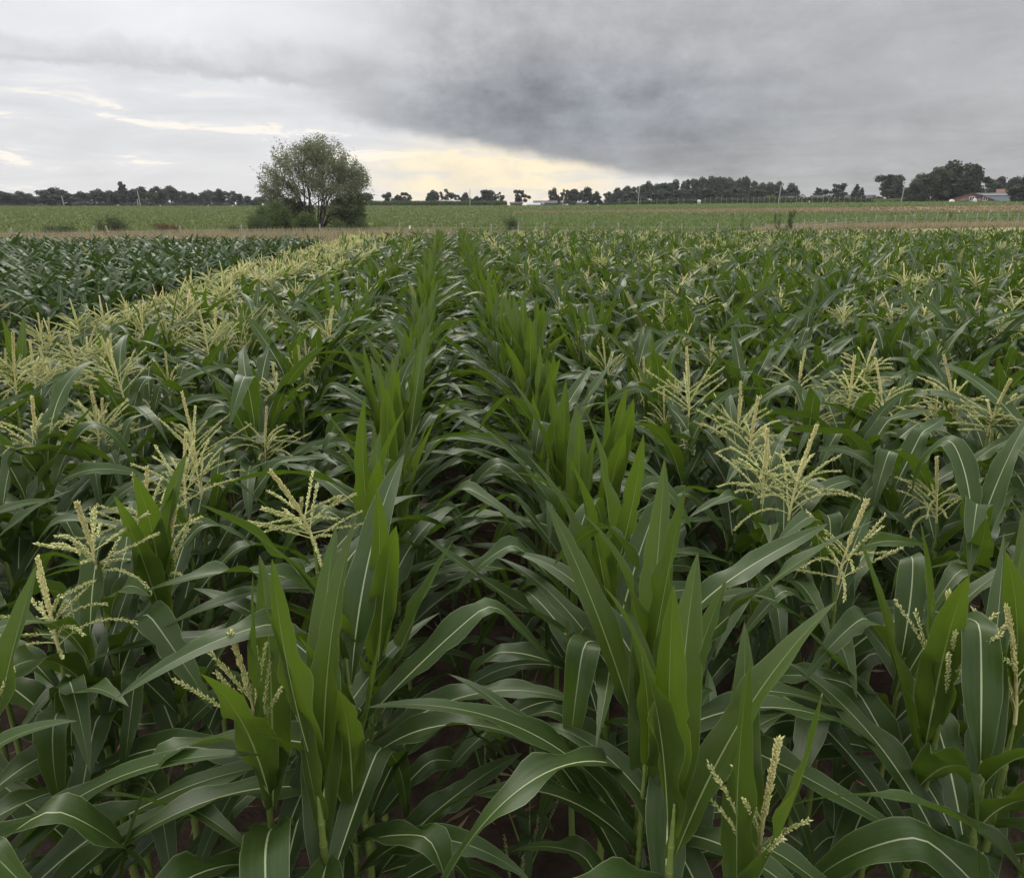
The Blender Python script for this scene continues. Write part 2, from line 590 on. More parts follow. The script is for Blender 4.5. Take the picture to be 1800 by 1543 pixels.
def spikelets(path, n, ln, wd, spread, rs, sides=3):
    """little grains set along a path in pairs"""
    P = np.asarray(path); m = len(P)
    G = Geo()
    Vs, Ts = [], []
    cum = np.linspace(0.06, 1.0, n)
    idx = cum * (m - 1)
    i0 = np.clip(idx.astype(int), 0, m - 2); f = (idx - i0)[:, None]
    C = P[i0] * (1 - f) + P[i0 + 1] * f
    D = P[i0 + 1] - P[i0]; D /= np.linalg.norm(D, axis=1)[:, None]
    for k in range(n):
        a = k * 2.4 + rs.normal(0, 0.4)
        ref = np.array([0.3, 0.2, 1.0]) if abs(D[k][2]) < 0.9 else np.array([1.0, 0, 0])
        b = np.cross(D[k], ref); b /= np.linalg.norm(b); c = np.cross(D[k], b)
        o = b * math.cos(a) + c * math.sin(a)
        ax = D[k] + o * spread * rs.uniform(0.7, 1.3); ax /= np.linalg.norm(ax)
        L = ln * rs.uniform(0.8, 1.2); W = wd * rs.uniform(0.8, 1.2)
        s1 = np.cross(ax, b + 0.01); s1 /= np.linalg.norm(s1); s2 = np.cross(ax, s1)
        base = C[k]; mid = base + ax * L * 0.5
        ring = [mid + W * (math.cos(q) * s1 + math.sin(q) * s2) for q in np.linspace(0, 2 * math.pi, sides, endpoint=False)]
        nb = len(Vs)
        Vs += [base, *ring, base + ax * L]
        for q in range(sides):
            q2 = (q + 1) % sides
            Ts += [(nb, nb + 1 + q2, nb + 1 + q), (nb + sides + 1, nb + 1 + q, nb + 1 + q2)]
    return G.add(Vs, T=Ts)


def tassel_parts(rs, base, lod, n, length, spread, droop, lean):
    """returns (spike Geo, [branch Geo]); lod 0 = spikelets, 1 = thin tubes"""
    bx, by, bz = base
    sp = length
    k = np.linspace(0, 1, 8)
    spine = np.stack([bx + lean[0] * k ** 1.5 * sp, by + lean[1] * k ** 1.5 * sp, bz + k * sp * 0.98], -1)
    S = Geo()
    V, Q, T, uv = tube(spine, np.interp(k, [0, 0.3, 1], [0.005, 0.0042, 0.002]), 5 if lod == 0 else 3)
    S.add(V, Q, T)
    if lod == 0:
        S.merge(spikelets(spine[3:], 170, 0.0140, 0.0031, 0.6, rs))
    elif lod == 1:
        V, Q, T, uv = tube(spine[2:], np.interp(k[2:], [0.25, 0.5, 1], [0.005, 0.0105, 0.004]), 4)
        S.add(V, Q, T)
    else:
        V, Q, T, uv = tube(spine[2::2], np.interp(k[2::2], [0.25, 0.5, 1], [0.006, 0.011, 0.004]), 3)
        S.add(V, Q, T)
    br = []
    for i in range(n):
        f = i / max(1, n - 1)
        a = i * 2.39996 + rs.normal(0, 0.35)
        h = bz + 0.015 + 0.36 * sp * f
        L = sp * (0.78 - 0.30 * f) * rs.uniform(0.8, 1.15)
        ph0 = R(20) + spread * rs.uniform(0.25, 0.8) * (1 - 0.35 * f)
        ph1 = ph0 + droop * rs.uniform(0.1, 1.3) * (1 - 0.4 * f) + (1.3 if rs.random() < 0.08 else 0.0)
        m = 8 if lod == 0 else (5 if lod == 1 else 3)
        t = np.linspace(0, 1, m)
        ph = ph0 + (ph1 - ph0) * t ** 1.2
        stp = L / (m - 1)
        dirs = np.stack([np.sin(ph) * math.cos(a), np.sin(ph) * math.sin(a), np.cos(ph)], -1)
        off = np.array([bx + lean[0] * (0.4 * f) ** 1.5 * sp, by + lean[1] * (0.4 * f) ** 1.5 * sp, h])
        P = np.vstack([off, off + np.cumsum(dirs[:-1] * stp, axis=0)])
        Bg = Geo()
        if lod == 0:
            V, Q, T, uv = tube(P, np.linspace(0.0021, 0.0011, m), 4); Bg.add(V, Q, T)
            Bg.merge(spikelets(P[1:], int(20 + L * 175), 0.0135, 0.0027, 0.5, rs))
        elif lod == 1:
            V, Q, T, uv = tube(P, np.interp(t, [0, 0.2, 0.6, 1], [0.003, 0.0056, 0.0056, 0.0026]), 3); Bg.add(V, Q, T)
        else:
            V, Q, T, uv = tube(P, np.interp(t, [0, 0.5, 1], [0.004, 0.0070, 0.003]), 3, cap=False); Bg.add(V, Q)
        br.append(Bg)
    return S, br


def plant_spec(kind, seed):
    """one maize plant as numbers; kinds: tassel, upright, whorl, plain, low"""
    rs = np.random.default_rng(seed * 7919 + sum(map(ord, kind)))
    up = kind in ('upright', 'whorl')
    n = {'tassel': 11, 'upright': 12, 'whorl': 11, 'plain': 11, 'low': 10}[kind]
    z0, z1 = {'tassel': (0.30, 1.13), 'upright': (0.30, 1.16), 'whorl': (0.30, 1.06), 'plain': (0.30, 1.16), 'low': (0.22, 0.92)}[kind]
    zs = z0 + (z1 - z0) * np.linspace(0, 1, n) ** 0.72 + rs.normal(0, 0.012, n)
    zs.sort()
    leaves = []
    base_az = rs.uniform(-0.2, 0.2)
    for i in range(n):
        f = i / (n - 1)
        az = base_az + math.pi * (i % 2) + rs.normal(0, 0.42)
        L = np.interp(f, [0, 0.35, 0.7, 1], [0.56, 0.76, 0.72, 0.44 if kind == 'tassel' else 0.58]) * rs.uniform(0.88, 1.12)
        W = np.interp(f, [0, 0.4, 0.8, 1], [0.082, 0.104, 0.100, 0.072 if kind == 'tassel' else 0.090]) * rs.uniform(0.88, 1.12)
        a0 = R(np.interp(f, [0, 0.6, 1], [46, 40, 32]) + rs.normal(0, 8))
        a1 = R(np.interp(f, [0, 0.5, 1], [128, 126, 104]) + rs.normal(0, 20))
        pw = rs.uniform(0.75, 1.5)
        kink, kpos = 0.0, 0.5
        if rs.random() < 0.48:
            kink, kpos = R(rs.uniform(35, 95)), rs.uniform(0.35, 0.75)
            a1 -= kink * 0.35
        young = False
        ruf = rs.uniform(0.07, 0.24)
        tw = rs.normal(0, 0.65)
        fold = 0.0
        if kind == 'tassel' and f > 0.85:
            a0 = R(rs.uniform(26, 46)); a1 = R(rs.uniform(65, 120))
        if kind in ('upright', 'whorl'):
            lim = 0.68 if kind == 'upright' else 0.74
            if f >= lim:
                q = (f - lim) / (1 - lim)
                a0 = R(np.interp(q, [0, 1], [19, 5]) + rs.normal(0, 5)); a1 = R(np.interp(q, [0, 1], [48, 10]) + rs.normal(0, 12))
                pw = rs.uniform(1.3, 2.2); kink = 0.0
                L = np.interp(q, [0, 1], [0.66, 0.54]) * rs.uniform(0.9, 1.08)
                W = np.interp(q, [0, 1], [0.100, 0.086]) * rs.uniform(0.92, 1.1)
                az += rs.uniform(-1.1, 1.1); young = True; ruf *= 0.75; tw = rs.normal(0, 0.30); fold = 0.14
        if kind == 'low' and f > 0.55:
            a0 = R(rs.uniform(10, 32)); a1 = R(rs.uniform(50, 108))
        if kind == 'low':
            L *= 0.88; W *= 0.85; a1 += R(6)
        if kind == 'plain' and f > 0.75:
            a0 = R(rs.uniform(8, 30)); a1 = R(rs.uniform(45, 112))
        leaves.append(dict(L=float(L), W=float(W), z=float(zs[i]), az=az, a0=a0, a1=a1, pw=pw, kink=kink, kpos=kpos, twist=tw, ruf=ruf,
                           sway=rs.normal(0, 0.25), seed=float(rs.integers(0, 50)), young=young, fold=fold))
    top = float(zs[-1]) + {'tassel': 0.11, 'upright': 0.015, 'whorl': 0.06, 'plain': 0.012, 'low': 0.012}[kind]
    tas = None
    if kind in ('tassel', 'whorl'):
        w = kind == 'whorl'
        tas = dict(n=int(rs.integers(12, 23)) if not w else int(rs.integers(7, 11)), length=float(rs.uniform(0.27, 0.38) if not w else rs.uniform(0.27, 0.33)),
                   spread=R(rs.uniform(35, 105)) if not w else R(rs.uniform(8, 28)), droop=R(rs.uniform(5, 85)) if not w else R(12),
                   lean=(float(rs.normal(0, 0.17)), float(rs.normal(0, 0.17))), seed=int(rs.integers(1e6)))
    ear = None
    if kind in ('tassel', 'upright') and rs.random() < 0.6:
        ear = dict(z=float(zs[3]), az=float(leaves[3]['az']), L=float(rs.uniform(0.16, 0.21)))
    return dict(kind=kind, leaves=leaves, zs=zs, top=top, tassel=tas, ear=ear, bend=(float(rs.normal(0, 0.012)), float(rs.normal(0, 0.012))))


def ear_geo(e):
    k = np.linspace(0, 1, 7)
    tilt = R(17)
    d = np.array([math.cos(e['az']) * math.sin(tilt), math.sin(e['az']) * math.sin(tilt), math.cos(tilt)])
    P = np.array([math.cos(e['az']) * 0.012, math.sin(e['az']) * 0.012, e['z']]) + d * (k * e['L'])[:, None]
    V, Q, T, uv = tube(P, np.interp(k, [0, 0.25, 0.6, 0.9, 1], [0.009, 0.020, 0.021, 0.009, 0.004]), 8)
    G = Geo().add(V, Q, T, uv)
    rs = np.random.default_rng(int(e['z'] * 1e5))
    S = Geo()
    for _ in range(16):
        a = rs.uniform(0, 6.28); q = np.linspace(0, 1, 4)
        Pk = P[-1] + d * (q * 0.04)[:, None] + np.stack([np.cos(a) * q ** 2 * 0.03, np.sin(a) * q ** 2 * 0.03, -q ** 2 * rs.uniform(0, 0.06)], -1)
        V, Q, T, uv = tube(Pk, 0.0007, 3); S.add(V, Q, T)
    return G, S


LEAF_MATS = {'tassel': M_LEAF, 'plain': M_LEAF, 'low': M_BLUE, 'upright': M_LEAF, 'whorl': M_LEAF}
_protos = {}


def proto(kind, seed):
    """meshes of one detailed plant, shared by all its copies"""
    key = (kind, seed)
    if key in _protos:
        return _protos[key]
    sp = plant_spec(kind, seed)
    d = dict(spec=sp, leaves=[])
    for p in sp['leaves']:
        G = leaf_geo(p, 26, COLS_HI)
        d['leaves'].append(G.mesh('leaf', M_YOUNG if p['young'] else LEAF_MATS[kind]))
    d['stalk'] = stalk_geo(sp['zs'], sp['top'], 0.0125, 0.0068, 9, sp['bend']).mesh('stalk', M_STALK)
    if sp['ear']:
        e, s = ear_geo(sp['ear'])
        d['ear'] = e.mesh('ear', M_EAR); d['silk'] = s.mesh('silk', M_SILK)
    if sp['tassel']:
        t = sp['tassel']
        S, br = tassel_parts(np.random.default_rng(t['seed']), (sp['bend'][0], sp['bend'][1], sp['top'] - 0.02), 0, t['n'], t['length'], t['spread'], t['droop'], t['lean'])
        d['spike'] = S.mesh('tassel', M_SPIKE)
        d['branches'] = [b.mesh('tassel_branch', M_BRANCH) for b in br]
        J = Geo()
        J.merge(S)
        for b in br:
            for k in range(len(b.MT)): b.MT[k] = np.ones_like(b.MT[k])
            for k in range(len(b.MQ)): b.MQ[k] = np.ones_like(b.MQ[k])
            J.merge(b)
        d['tassel_joined'] = J.mesh('tassel', [M_SPIKE, M_BRANCH])
    _protos[key] = d
    return d


def place_plant(kind, seed, loc, rz, sc, lean, label, group, fine_tassel):
    d = proto(kind, seed)
    root = obj('maize_plant', None, None, loc, None, sc)
    root.rotation_mode = 'XYZ'
    root.rotation_euler = (lean[0], lean[1], rz)
    root.empty_display_size = 0.1
    tag(root, label, 'maize plant', group)
    obj('stalk', d['stalk'], root)
    for me in d['leaves']:
        obj('leaf', me, root)
    if 'ear' in d:
        e = obj('ear', d['ear'], root)
        obj('silk', d['silk'], e)
    if 'spike' in d:
        if fine_tassel:
            t = obj('tassel', d['spike'], root)
            for b in d['branches']:
                obj('tassel_branch', b, t)
        else:
            obj('tassel', d['tassel_joined'], root)
    return root


_low = {}


def low_geo(kind, seed, lod):
    """the same plant with fewer faces, for the mass further off; mats: 0 leaf 1 young 2 stalk 3 spike 4 branch"""
    key = (kind, seed, lod)
    if key in _low:
        return _low[key]
    sp = plant_spec(kind, seed)
    G = Geo()
    nseg, cols = ((11, COLS_MID), (7, COLS_LO), (5, COLS_LO))[lod]
    for i, p in enumerate(sp['leaves']):
        if i < (1, 3, 4)[lod]:
            continue
        G.merge(leaf_geo(p, nseg, cols, 1 if p['young'] else 0))
    V, Q, T, uv = tube([(0, 0, 0.2), (0, 0, sp['top'] * 0.6), (0, 0, sp['top'])], [0.012, 0.010, 0.007], 5 if lod == 0 else 3)
    G.add(V, Q, T, uv, 2)
    if sp['tassel']:
        t = sp['tassel']
        S, br = tassel_parts(np.random.default_rng(t['seed']), (0, 0, sp['top'] - 0.02), 1 if lod == 0 else 2, t['n'], t['length'], t['spread'], t['droop'], t['lean'])
        for o, mi in [(S, 3)] + [(b, 4) for b in br]:
            for k in range(len(o.MT)): o.MT[k] = np.full_like(o.MT[k], mi)
            for k in range(len(o.MQ)): o.MQ[k] = np.full_like(o.MQ[k], mi)
            G.merge(o)
    # one block of each array
    F = Geo()
    F.V = [np.concatenate(G.V)]; F.UV = [np.concatenate(G.UV)]; F.n = G.n
    F.Q = [np.concatenate(G.Q)]; F.MQ = [np.concatenate(G.MQ)]
    if G.T:
        F.T = [np.concatenate(G.T)]; F.MT = [np.concatenate(G.MT)]
    _low[key] = F
    return F


# ------------------------------------------------------------------ laying out the maize rows
ROW0, PITCH_ROW = -0.28, 0.75
FIELD_END = 27.0
N_VAR = {'tassel': 13, 'upright': 9, 'whorl': 7, 'plain': 10, 'low': 7}
plants = []          # dicts


def in_view(x, y, margin=170):
    for z in (1.65, 1.2, 0.5):
        q = project((x, y, z))
        if q and -margin < q[0] < 1800 + margin and 300 < q[1] < 1543 + margin:
            return True
    return False


# plants singled out in the photograph: pixel of the stalk top, its height, kind, variant, turn in degrees, scale, lean, label
HEROES = [
    (1472, 1032, 1.21, 'tassel', 0, 20, 1.0, (0, 0), 'maize plant with broad open tassel on a bare stalk, beside the tall bright upright leaves'),
    (1330, 872, 1.21, 'tassel', 1, 60, 0.97, (0.02, 0), 'maize plant with spreading tassel just behind the broad bare-stalked tassel'),
    (1288, 805, 1.21, 'tassel', 2, 100, 1.0, (0, -0.04), 'maize plant with twin-spiked tassel, leaning toward the furrow, two behind the broad tassel'),
    (1400, 715, 1.21, 'tassel', 3, 10, 1.0, (0, 0), 'maize plant with small tassel and tall thin spike, left neighbour of the fullest tassel'),
    (1487, 748, 1.21, 'tassel', 4, 50, 1.05, (0, 0), 'maize plant with the fullest round tassel in the third row past the furrow'),
    (1580, 765, 1.21, 'tassel', 5, 150, 1.0, (0, 0.05), 'maize plant with leaning spike and flat side branches, right neighbour of the fullest tassel'),
    (1745, 812, 1.21, 'tassel', 6, 80, 1.06, (0, 0.05), 'maize plant with long leaning tassel touching the right edge of the picture'),
    (1068, 682, 1.21, 'tassel', 7, 30, 1.0, (0, 0), 'maize plant with fountain-shaped tassel just right of the upright bright rows'),
    (300, 952, 1.21, 'tassel', 8, 70, 0.98, (0, -0.05), 'maize plant with tassel leaning left above dark leaves, second row left of the furrow'),
    (112, 1195, 1.21, 'tassel', 0, 140, 0.97, (0.03, 0.14), 'nearest tassel at the lower left, spike tipped strongly over to one side'),
    (345, 828, 1.19, 'tassel', 2, 20, 0.97, (0, 0), 'maize plant with thin tassel behind the leaning one, second row left of the furrow'),
    (487, 718, 1.21, 'tassel', 4, 110, 0.98, (0, -0.03), 'maize plant with compact tassel close beside the left upright row'),
    (165, 718, 1.21, 'tassel', 5, 190, 1.0, (0, -0.12), 'maize plant with left-leaning thick spike and side branches spread flat'),
    (585, 955, 1.30, 'tassel', 6, 40, 1.06, (0, -0.05), 'maize plant with drooping pale tassel standing inside the left upright row'),
    (1635, 1262, 1.10, 'whorl', 0, 100, 1.0, (0, 0), 'maize plant with green tassel still wrapped in one tall leaf at lower right'),
    (1778, 1270, 1.10, 'whorl', 1, 80, 1.0, (0, 0), 'maize plant with brownish tassel opening between leaves at the lower right edge'),
    (470, 1345, 1.10, 'whorl', 2, 70, 1.0, (0, 0), 'maize plant with slim tassel wrapped in a broad bright leaf at lower left'),
    (1310, 1490, 1.12, 'whorl', 3, 120, 0.95, (0, 0), 'maize plant whose young tassel tip rises from the bottom of the picture'),
    (1185, 1405, 1.18, 'upright', 0, 84, 1.0, (0, 0), 'maize plant with the widest bright upright leaf, bottom middle'),
    (1075, 1010, 1.24, 'upright', 1, 96, 1.04, (0, 0), 'maize plant with two broad bright leaves cupped upward in the right upright row'),
    (560, 1345, 1.20, 'upright', 2, 88, 1.0, (0, 0), 'maize plant with one tall broad upright leaf nearest in the left upright row'),
    (650, 965, 1.20, 'upright', 3, 70, 1.0, (0, 0), 'maize plant with white-ribbed upright leaf, beside the drooping pale tassel'),
    (695, 805, 1.20, 'upright', 4, 100, 1.0, (0, 0), 'upright maize plant with bare yellow stalk showing, middle of the left upright row'),
    (985, 838, 1.20, 'upright', 5, 80, 1.0, (0, 0), 'tall upright maize plant standing highest in the middle of the right upright row'),
]
hero_xy = []
for h in HEROES:
    p = at_z(h[0], h[1], h[2])
    hero_xy.append((p[0], p[1]))
    plants.append(dict(x=p[0], y=p[1], kind=h[3], seed=h[4], rz=R(h[5]), sc=h[6], lean=h[7], label=h[8], hero=True, row=None))

for k in range(-5, 34):
    X = ROW0 + k * PITCH_ROW
    if k < -4:
        continue
    y = -0.25 + rng.uniform(0, 0.2)
    row_end = FIELD_END + (1.6 if k > 3 else 0.0) + rng.uniform(-1.3, 1.3)
    while y < row_end:
        x = X + rng.normal(0, 0.035)
        yy = y + rng.normal(0, 0.025)
        y += 0.155 + max(-0.04, rng.normal(0, 0.03))
        if math.hypot(x, yy) < (1.05 if k in (0, 1) else 0.62) or not in_view(x, yy):
            continue
        if any((x - a) ** 2 + (yy - b) ** 2 < 0.17 ** 2 for a, b in hero_xy):
            continue
        u = rng.random()
        if k in (0, 1):
            kind = 'upright' if u < (0.42 if yy < 2.5 else 0.60) else 'plain'
        elif k <= -2:
            pt = {-2: 0.46, -3: 0.88, -4: 0.95}[k]
            kind = 'tassel' if u < pt else ('whorl' if u < pt + 0.08 else 'plain')
        elif k == -1:
            kind = 'tassel' if u < 0.16 else ('whorl' if u < 0.34 else 'plain')
        else:
            pt = 0.19 + 0.12 * max(0.0, min(1.0, (yy - 14) / 10))
            kind = 'tassel' if u < pt else ('whorl' if u < pt + 0.17 else 'plain')
        sc = rng.uniform(0.84, 1.06) if kind == 'upright' else (rng.uniform(0.94, 1.07) if k in (0, 1) else rng.uniform(0.9, 1.08))
        plants.append(dict(x=x, y=yy, kind=kind, seed=int(rng.integers(N_VAR[kind])), rz=(rng.normal(0, 0.6 if kind == 'upright' else 0.35) if k in (0, 1) else rng.uniform(-1.57, 1.57)) + math.pi * rng.integers(2),
                           sc=sc, lean=(rng.normal(0, 0.035), rng.normal(0, 0.035)), hero=False, row=k))
# the lower, bluer block beyond the tasselled rows
LOW_X0 = -4.75
for k in range(0, 20):
    X = LOW_X0 - k * PITCH_ROW
    y = 3.0 + rng.uniform(0, 0.2)
    while y < 26.0 + rng.uniform(-0.4, 0.4):
        x = X + rng.normal(0, 0.04); yy = y
        y += 0.215 + max(-0.04, rng.normal(0, 0.03))
        if not in_view(x, yy):
            continue
        plants.append(dict(x=x, y=yy, kind='low', seed=int(rng.integers(N_VAR['low'])), rz=rng.normal(0, 0.9) + math.pi * rng.integers(2), sc=rng.uniform(1.05, 1.27),
                           lean=(rng.normal(0, 0.04), rng.normal(0, 0.04)), hero=False, row=100 + k))

for p in plants:
    p['r'] = math.hypot(p['x'], p['y'])
plants.sort(key=lambda p: (not p['hero'], p['r']))
N_SINGLE = 300
singles = plants[:N_SINGLE]
rest = plants[N_SINGLE:]


def nth(n):
    w = ['first', 'second', 'third', 'fourth', 'fifth', 'sixth', 'seventh', 'eighth', 'ninth', 'tenth', 'eleventh', 'twelfth']
    if n <= 12:
        return w[n - 1]
    return f"{n}{'th' if 10 <= n % 100 <= 20 else {1: 'st', 2: 'nd', 3: 'rd'}.get(n % 10, 'th')}"


KIND_WORDS = {'tassel': 'open-tasselled', 'upright': 'upright bright-leaved', 'whorl': 'half-tasselled', 'plain': 'leafy tassel-free', 'low': 'low dark'}
counts = {}
for p in sorted(singles, key=lambda p: p['y']):
    if p['hero']:
        continue
    counts[p['row']] = counts.get(p['row'], 0) + 1
    k, n = p['row'], counts[p['row']]
    if k >= 100:
        where = f"{nth(k - 99)} row of the low left block"
    elif k <= 0:
        where = f"{nth(1 - k)} row left of the central furrow"
    else:
        where = f"{nth(k)} row right of the central furrow"
    p['label'] = f"{KIND_WORDS[p['kind']]} maize plant, {nth(n)} from the front, {where}"

for i, p in enumerate(singles):
    place_plant(p['kind'], p['seed'], (p['x'], p['y'], 0.02), p['rz'], p['sc'], p['lean'], p['label'],
                'maize plants of the low block' if p['kind'] == 'low' else 'maize plants in the near rows', p['r'] < 4.6)

for name, sel, label, mats in (
        ('maize_crop', [p for p in rest if p['kind'] != 'low'], 'mass of green maize with pale tassels filling the field behind the near rows', [M_LEAF, M_YOUNG, M_STALK, M_SPIKE, M_BRANCH]),
        ('low_maize_crop', [p for p in rest if p['kind'] == 'low'], 'block of lower blue-green maize without tassels behind the tasselled rows', [M_BLUE, M_YOUNG, M_STALK, M_SPIKE, M_BRANCH])):
    G = Geo()
    for p in sel:
        lod = 0 if p['r'] < 11 else (1 if p['r'] < 18 else 2)
        G.merge(low_geo(p['kind'], p['seed'], lod), mat4((p['x'], p['y'], 0.02), p['rz'], p['sc'], p['lean']))
    tag(obj(name, G.mesh(name, mats)), label, 'maize', kind='stuff')
print('plants', len(plants), 'rest', len(rest))


# ------------------------------------------------------------------ land beyond the maize
def tufts(sheet_pts, n_leaf, size, hgt, rs, wide=0.5, lean=0.6):
    """a few pointed leaf triangles at every point"""
    P = np.repeat(np.asarray(sheet_pts), n_leaf, axis=0)
    m = len(P)
    a = rs.uniform(0, 2 * math.pi, m)
    h = hgt * rs.uniform(0.55, 1.2, m); w = size * rs.uniform(0.6, 1.2, m) * wide
    ln = h * rs.uniform(0.1, lean, m)
    jit = np.stack([rs.normal(0, size * 0.35, m), rs.normal(0, size * 0.35, m), np.zeros(m)], -1)
    P = P + jit
    s = np.stack([np.cos(a), np.sin(a), np.zeros(m)], -1) * (w * 0.5)[:, None]
    t = np.stack([-np.sin(a) * ln, np.cos(a) * ln, h], -1)
    V = np.stack([P - s * 0.5, P + s * 0.5, P + t * 0.55 + s, P + t, P + t * 0.55 - s], 1).reshape(-1, 3)
    b = np.arange(m)[:, None] * 5
    Q = (b + np.array([[0, 1, 2, 4]])).reshape(-1, 4)
    T = (b + np.array([[4, 2, 3]])).reshape(-1, 3)
    return Geo().add(V, Q, T)


def scatter(az0, az1, r0f, r1f, n, rs, bias=1.0):
    out = []
    for _ in range(n):
        az = rs.uniform(az0, az1)
        a, b = r0f(az), r1f(az)
        r = a + (b - a) * rs.random() ** bias
        x, y = polar(az, r)
        out.append((x, y, height(x, y)))
    return np.array(out)


def leafy(name, c1, c2, trans, tfac=0.25, scale=0.08, rough=0.65):
    return noise_mat(name, c1, c2, scale, rough, 0.25, trans=trans, tfac=tfac, island=0.6, lo=0.15, hi=0.85)


M_BEET = leafy('field_crop_leaf', (0.098, 0.124, 0.043), (0.172, 0.202, 0.090), (0.17, 0.22, 0.05))
M_STRIP = leafy('crop_strip_leaf', (0.105, 0.140, 0.048), (0.175, 0.215, 0.090), (0.17, 0.24, 0.05))
M_DRY = leafy('dry_grass_blade', (0.150, 0.150, 0.070), (0.44, 0.36, 0.235), (0.30, 0.25, 0.15), 0.3, 0.35)
M_EDGE = leafy('edge_grass_blade', (0.095, 0.125, 0.045), (0.36, 0.30, 0.185), (0.2, 0.2, 0.09), 0.3, 0.30)
M_FALLOW = leafy('fallow_grass_blade', (0.20, 0.145, 0.085), (0.33, 0.25, 0.16), (0.2, 0.15, 0.08), 0.2, 0.05)
M_BEETG = noise_mat('beet_field_soil', (0.075, 0.095, 0.035), (0.13, 0.155, 0.06), 0.25, 0.95, 0.1, 0.6, 0.1, 8)
M_MOWN = noise_mat('mown_grass_ground', (0.20, 0.175, 0.095), (0.30, 0.255, 0.15), 0.12, 0.95, 0.1, 0.5, 0.05, 8)
M_FALG = noise_mat('fallow_ground', (0.17, 0.125, 0.080), (0.26, 0.20, 0.135), 0.08, 0.95, 0.1, 0.5, 0.05, 8)
M_STRG = noise_mat('strip_soil', (0.055, 0.085, 0.028), (0.095, 0.135, 0.045), 0.2, 0.95, 0.1, 0.6, 0.1, 8)

rs = np.random.default_rng(5)
AZ_L, AZ_M, AZ_R = R(-52), az_of(905), R(50)
c = lambda v: (lambda az: v)


def itp(xs, ys):
    return lambda az: float(np.interp(math.degrees(az), xs, ys))


def zone(name, az0, az1, r0, r1, lift, mat, nr=30, na=50):
    return tag(obj(name, polar_sheet(az0, az1, r0, r1, nr, na, lift).mesh(name, mat)), kind='structure')


def crop(name, label, cat, az0, az1, r0, r1, n, nl, size, hgt, mat, bias=1.0, wide=0.5, lean=0.6):
    pts = scatter(az0, az1, r0, r1, n, rs, bias)
    return tag(obj(name, tufts(pts, nl, size, hgt, rs, wide, lean).mesh(name, mat, False)), label, cat, kind='stuff')


# green beet field climbing to the ridge
zone('beet_field', AZ_L, AZ_M, c(61), c(262), 0.05, M_BEETG, 60, 50)
crop('beet_crop_leaves', 'low green crop covering the slope behind the willow', 'crop', AZ_L, AZ_M, c(62), c(261), 24000, 3, 0.62, 0.42, M_BEET, 1.0, 0.55, 1.1)
# strips on the other side: crop, fallow, crop
near0 = itp([0, 14, 36, 50], [62, 70, 104, 108])
fal0 = itp([0, 20, 36, 50], [146, 140, 138, 138]); fal1 = itp([0, 20, 36, 50], [162, 176, 190, 192])
zone('near_crop_field', AZ_M, AZ_R, near0, fal0, 0.05, M_STRG)
crop('near_crop_leaves', 'green knee-high crop strip behind the wire fence', 'crop', AZ_M, AZ_R, near0, fal0, 9000, 3, 0.55, 0.55, M_STRIP, 1.0, 0.5, 0.9)
zone('fallow_field', AZ_M, AZ_R, fal0, fal1, 0.05, M_FALG)
crop('fallow_grass', 'pinkish brown fallow grass strip between two green crop strips', 'grass', AZ_M, AZ_R, fal0, fal1, 6000, 3, 0.5, 0.35, M_FALLOW, 1.0, 0.4)
zone('far_crop_field', AZ_M, AZ_R, fal1, c(252), 0.05, M_STRG)
crop('far_crop_leaves', 'green crop strip in front of the orchard and farm', 'crop', AZ_M, AZ_R, fal1, c(250), 9000, 3, 0.65, 0.5, M_STRIP, 1.0, 0.55, 0.9)
# pale mown meadow beside the maize and the long dry grass along the fence
mow0 = itp([14, 18, 50], [44, 34, 34]); mow1 = itp([0, 14, 22, 36, 50], [58, 62, 80, 94, 98])
zone('mown_meadow', R(15), AZ_R, mow0, mow1, 0.04, M_MOWN)
crop('dry_grass', 'tall tan dry grass between the maize and the green slope', 'grass', AZ_L, az_of(800), c(40), itp([-52, 0, 20], [58, 58, 60]), 9000, 4, 0.22, 0.98, M_DRY, 0.7, 0.14, 0.4)
crop('field_edge_grass', 'shorter green and tan grass along the fence behind the far maize', 'grass', az_of(800), az_of(1330), c(44), itp([-5, 20], [60, 62]), 5200, 4, 0.24, 0.72, M_EDGE, 0.7, 0.16, 0.5)
crop('fence_line_grass', 'long dry grass growing along the wire fence by the meadow', 'grass', az_of(1330), AZ_R, lambda az: mow1(az) - 5, lambda az: mow1(az) + 3, 5000, 4, 0.25, 0.62, M_DRY, 1.0, 0.16, 0.5)
# taller maize strip on the ridge
M_FARMAIZE = leafy('far_maize_leaf', (0.050, 0.078, 0.028), (0.085, 0.120, 0.045), (0.07, 0.11, 0.02))
crop('ridge_maize_crop', 'band of tall maize along the ridge under the bright sky gap', 'maize', az_of(628), az_of(890), c(262), c(270), 3500, 4, 0.5, 1.9, M_FARMAIZE, 1.0, 0.4, 0.35)
crop('ridge_grass', 'thin green grassy bank on the ridge beside the oak clump', 'grass', az_of(1505), az_of(1660), c(262), c(268), 1500, 3, 0.5, 1.3, M_STRIP, 1.0, 0.5, 0.5)


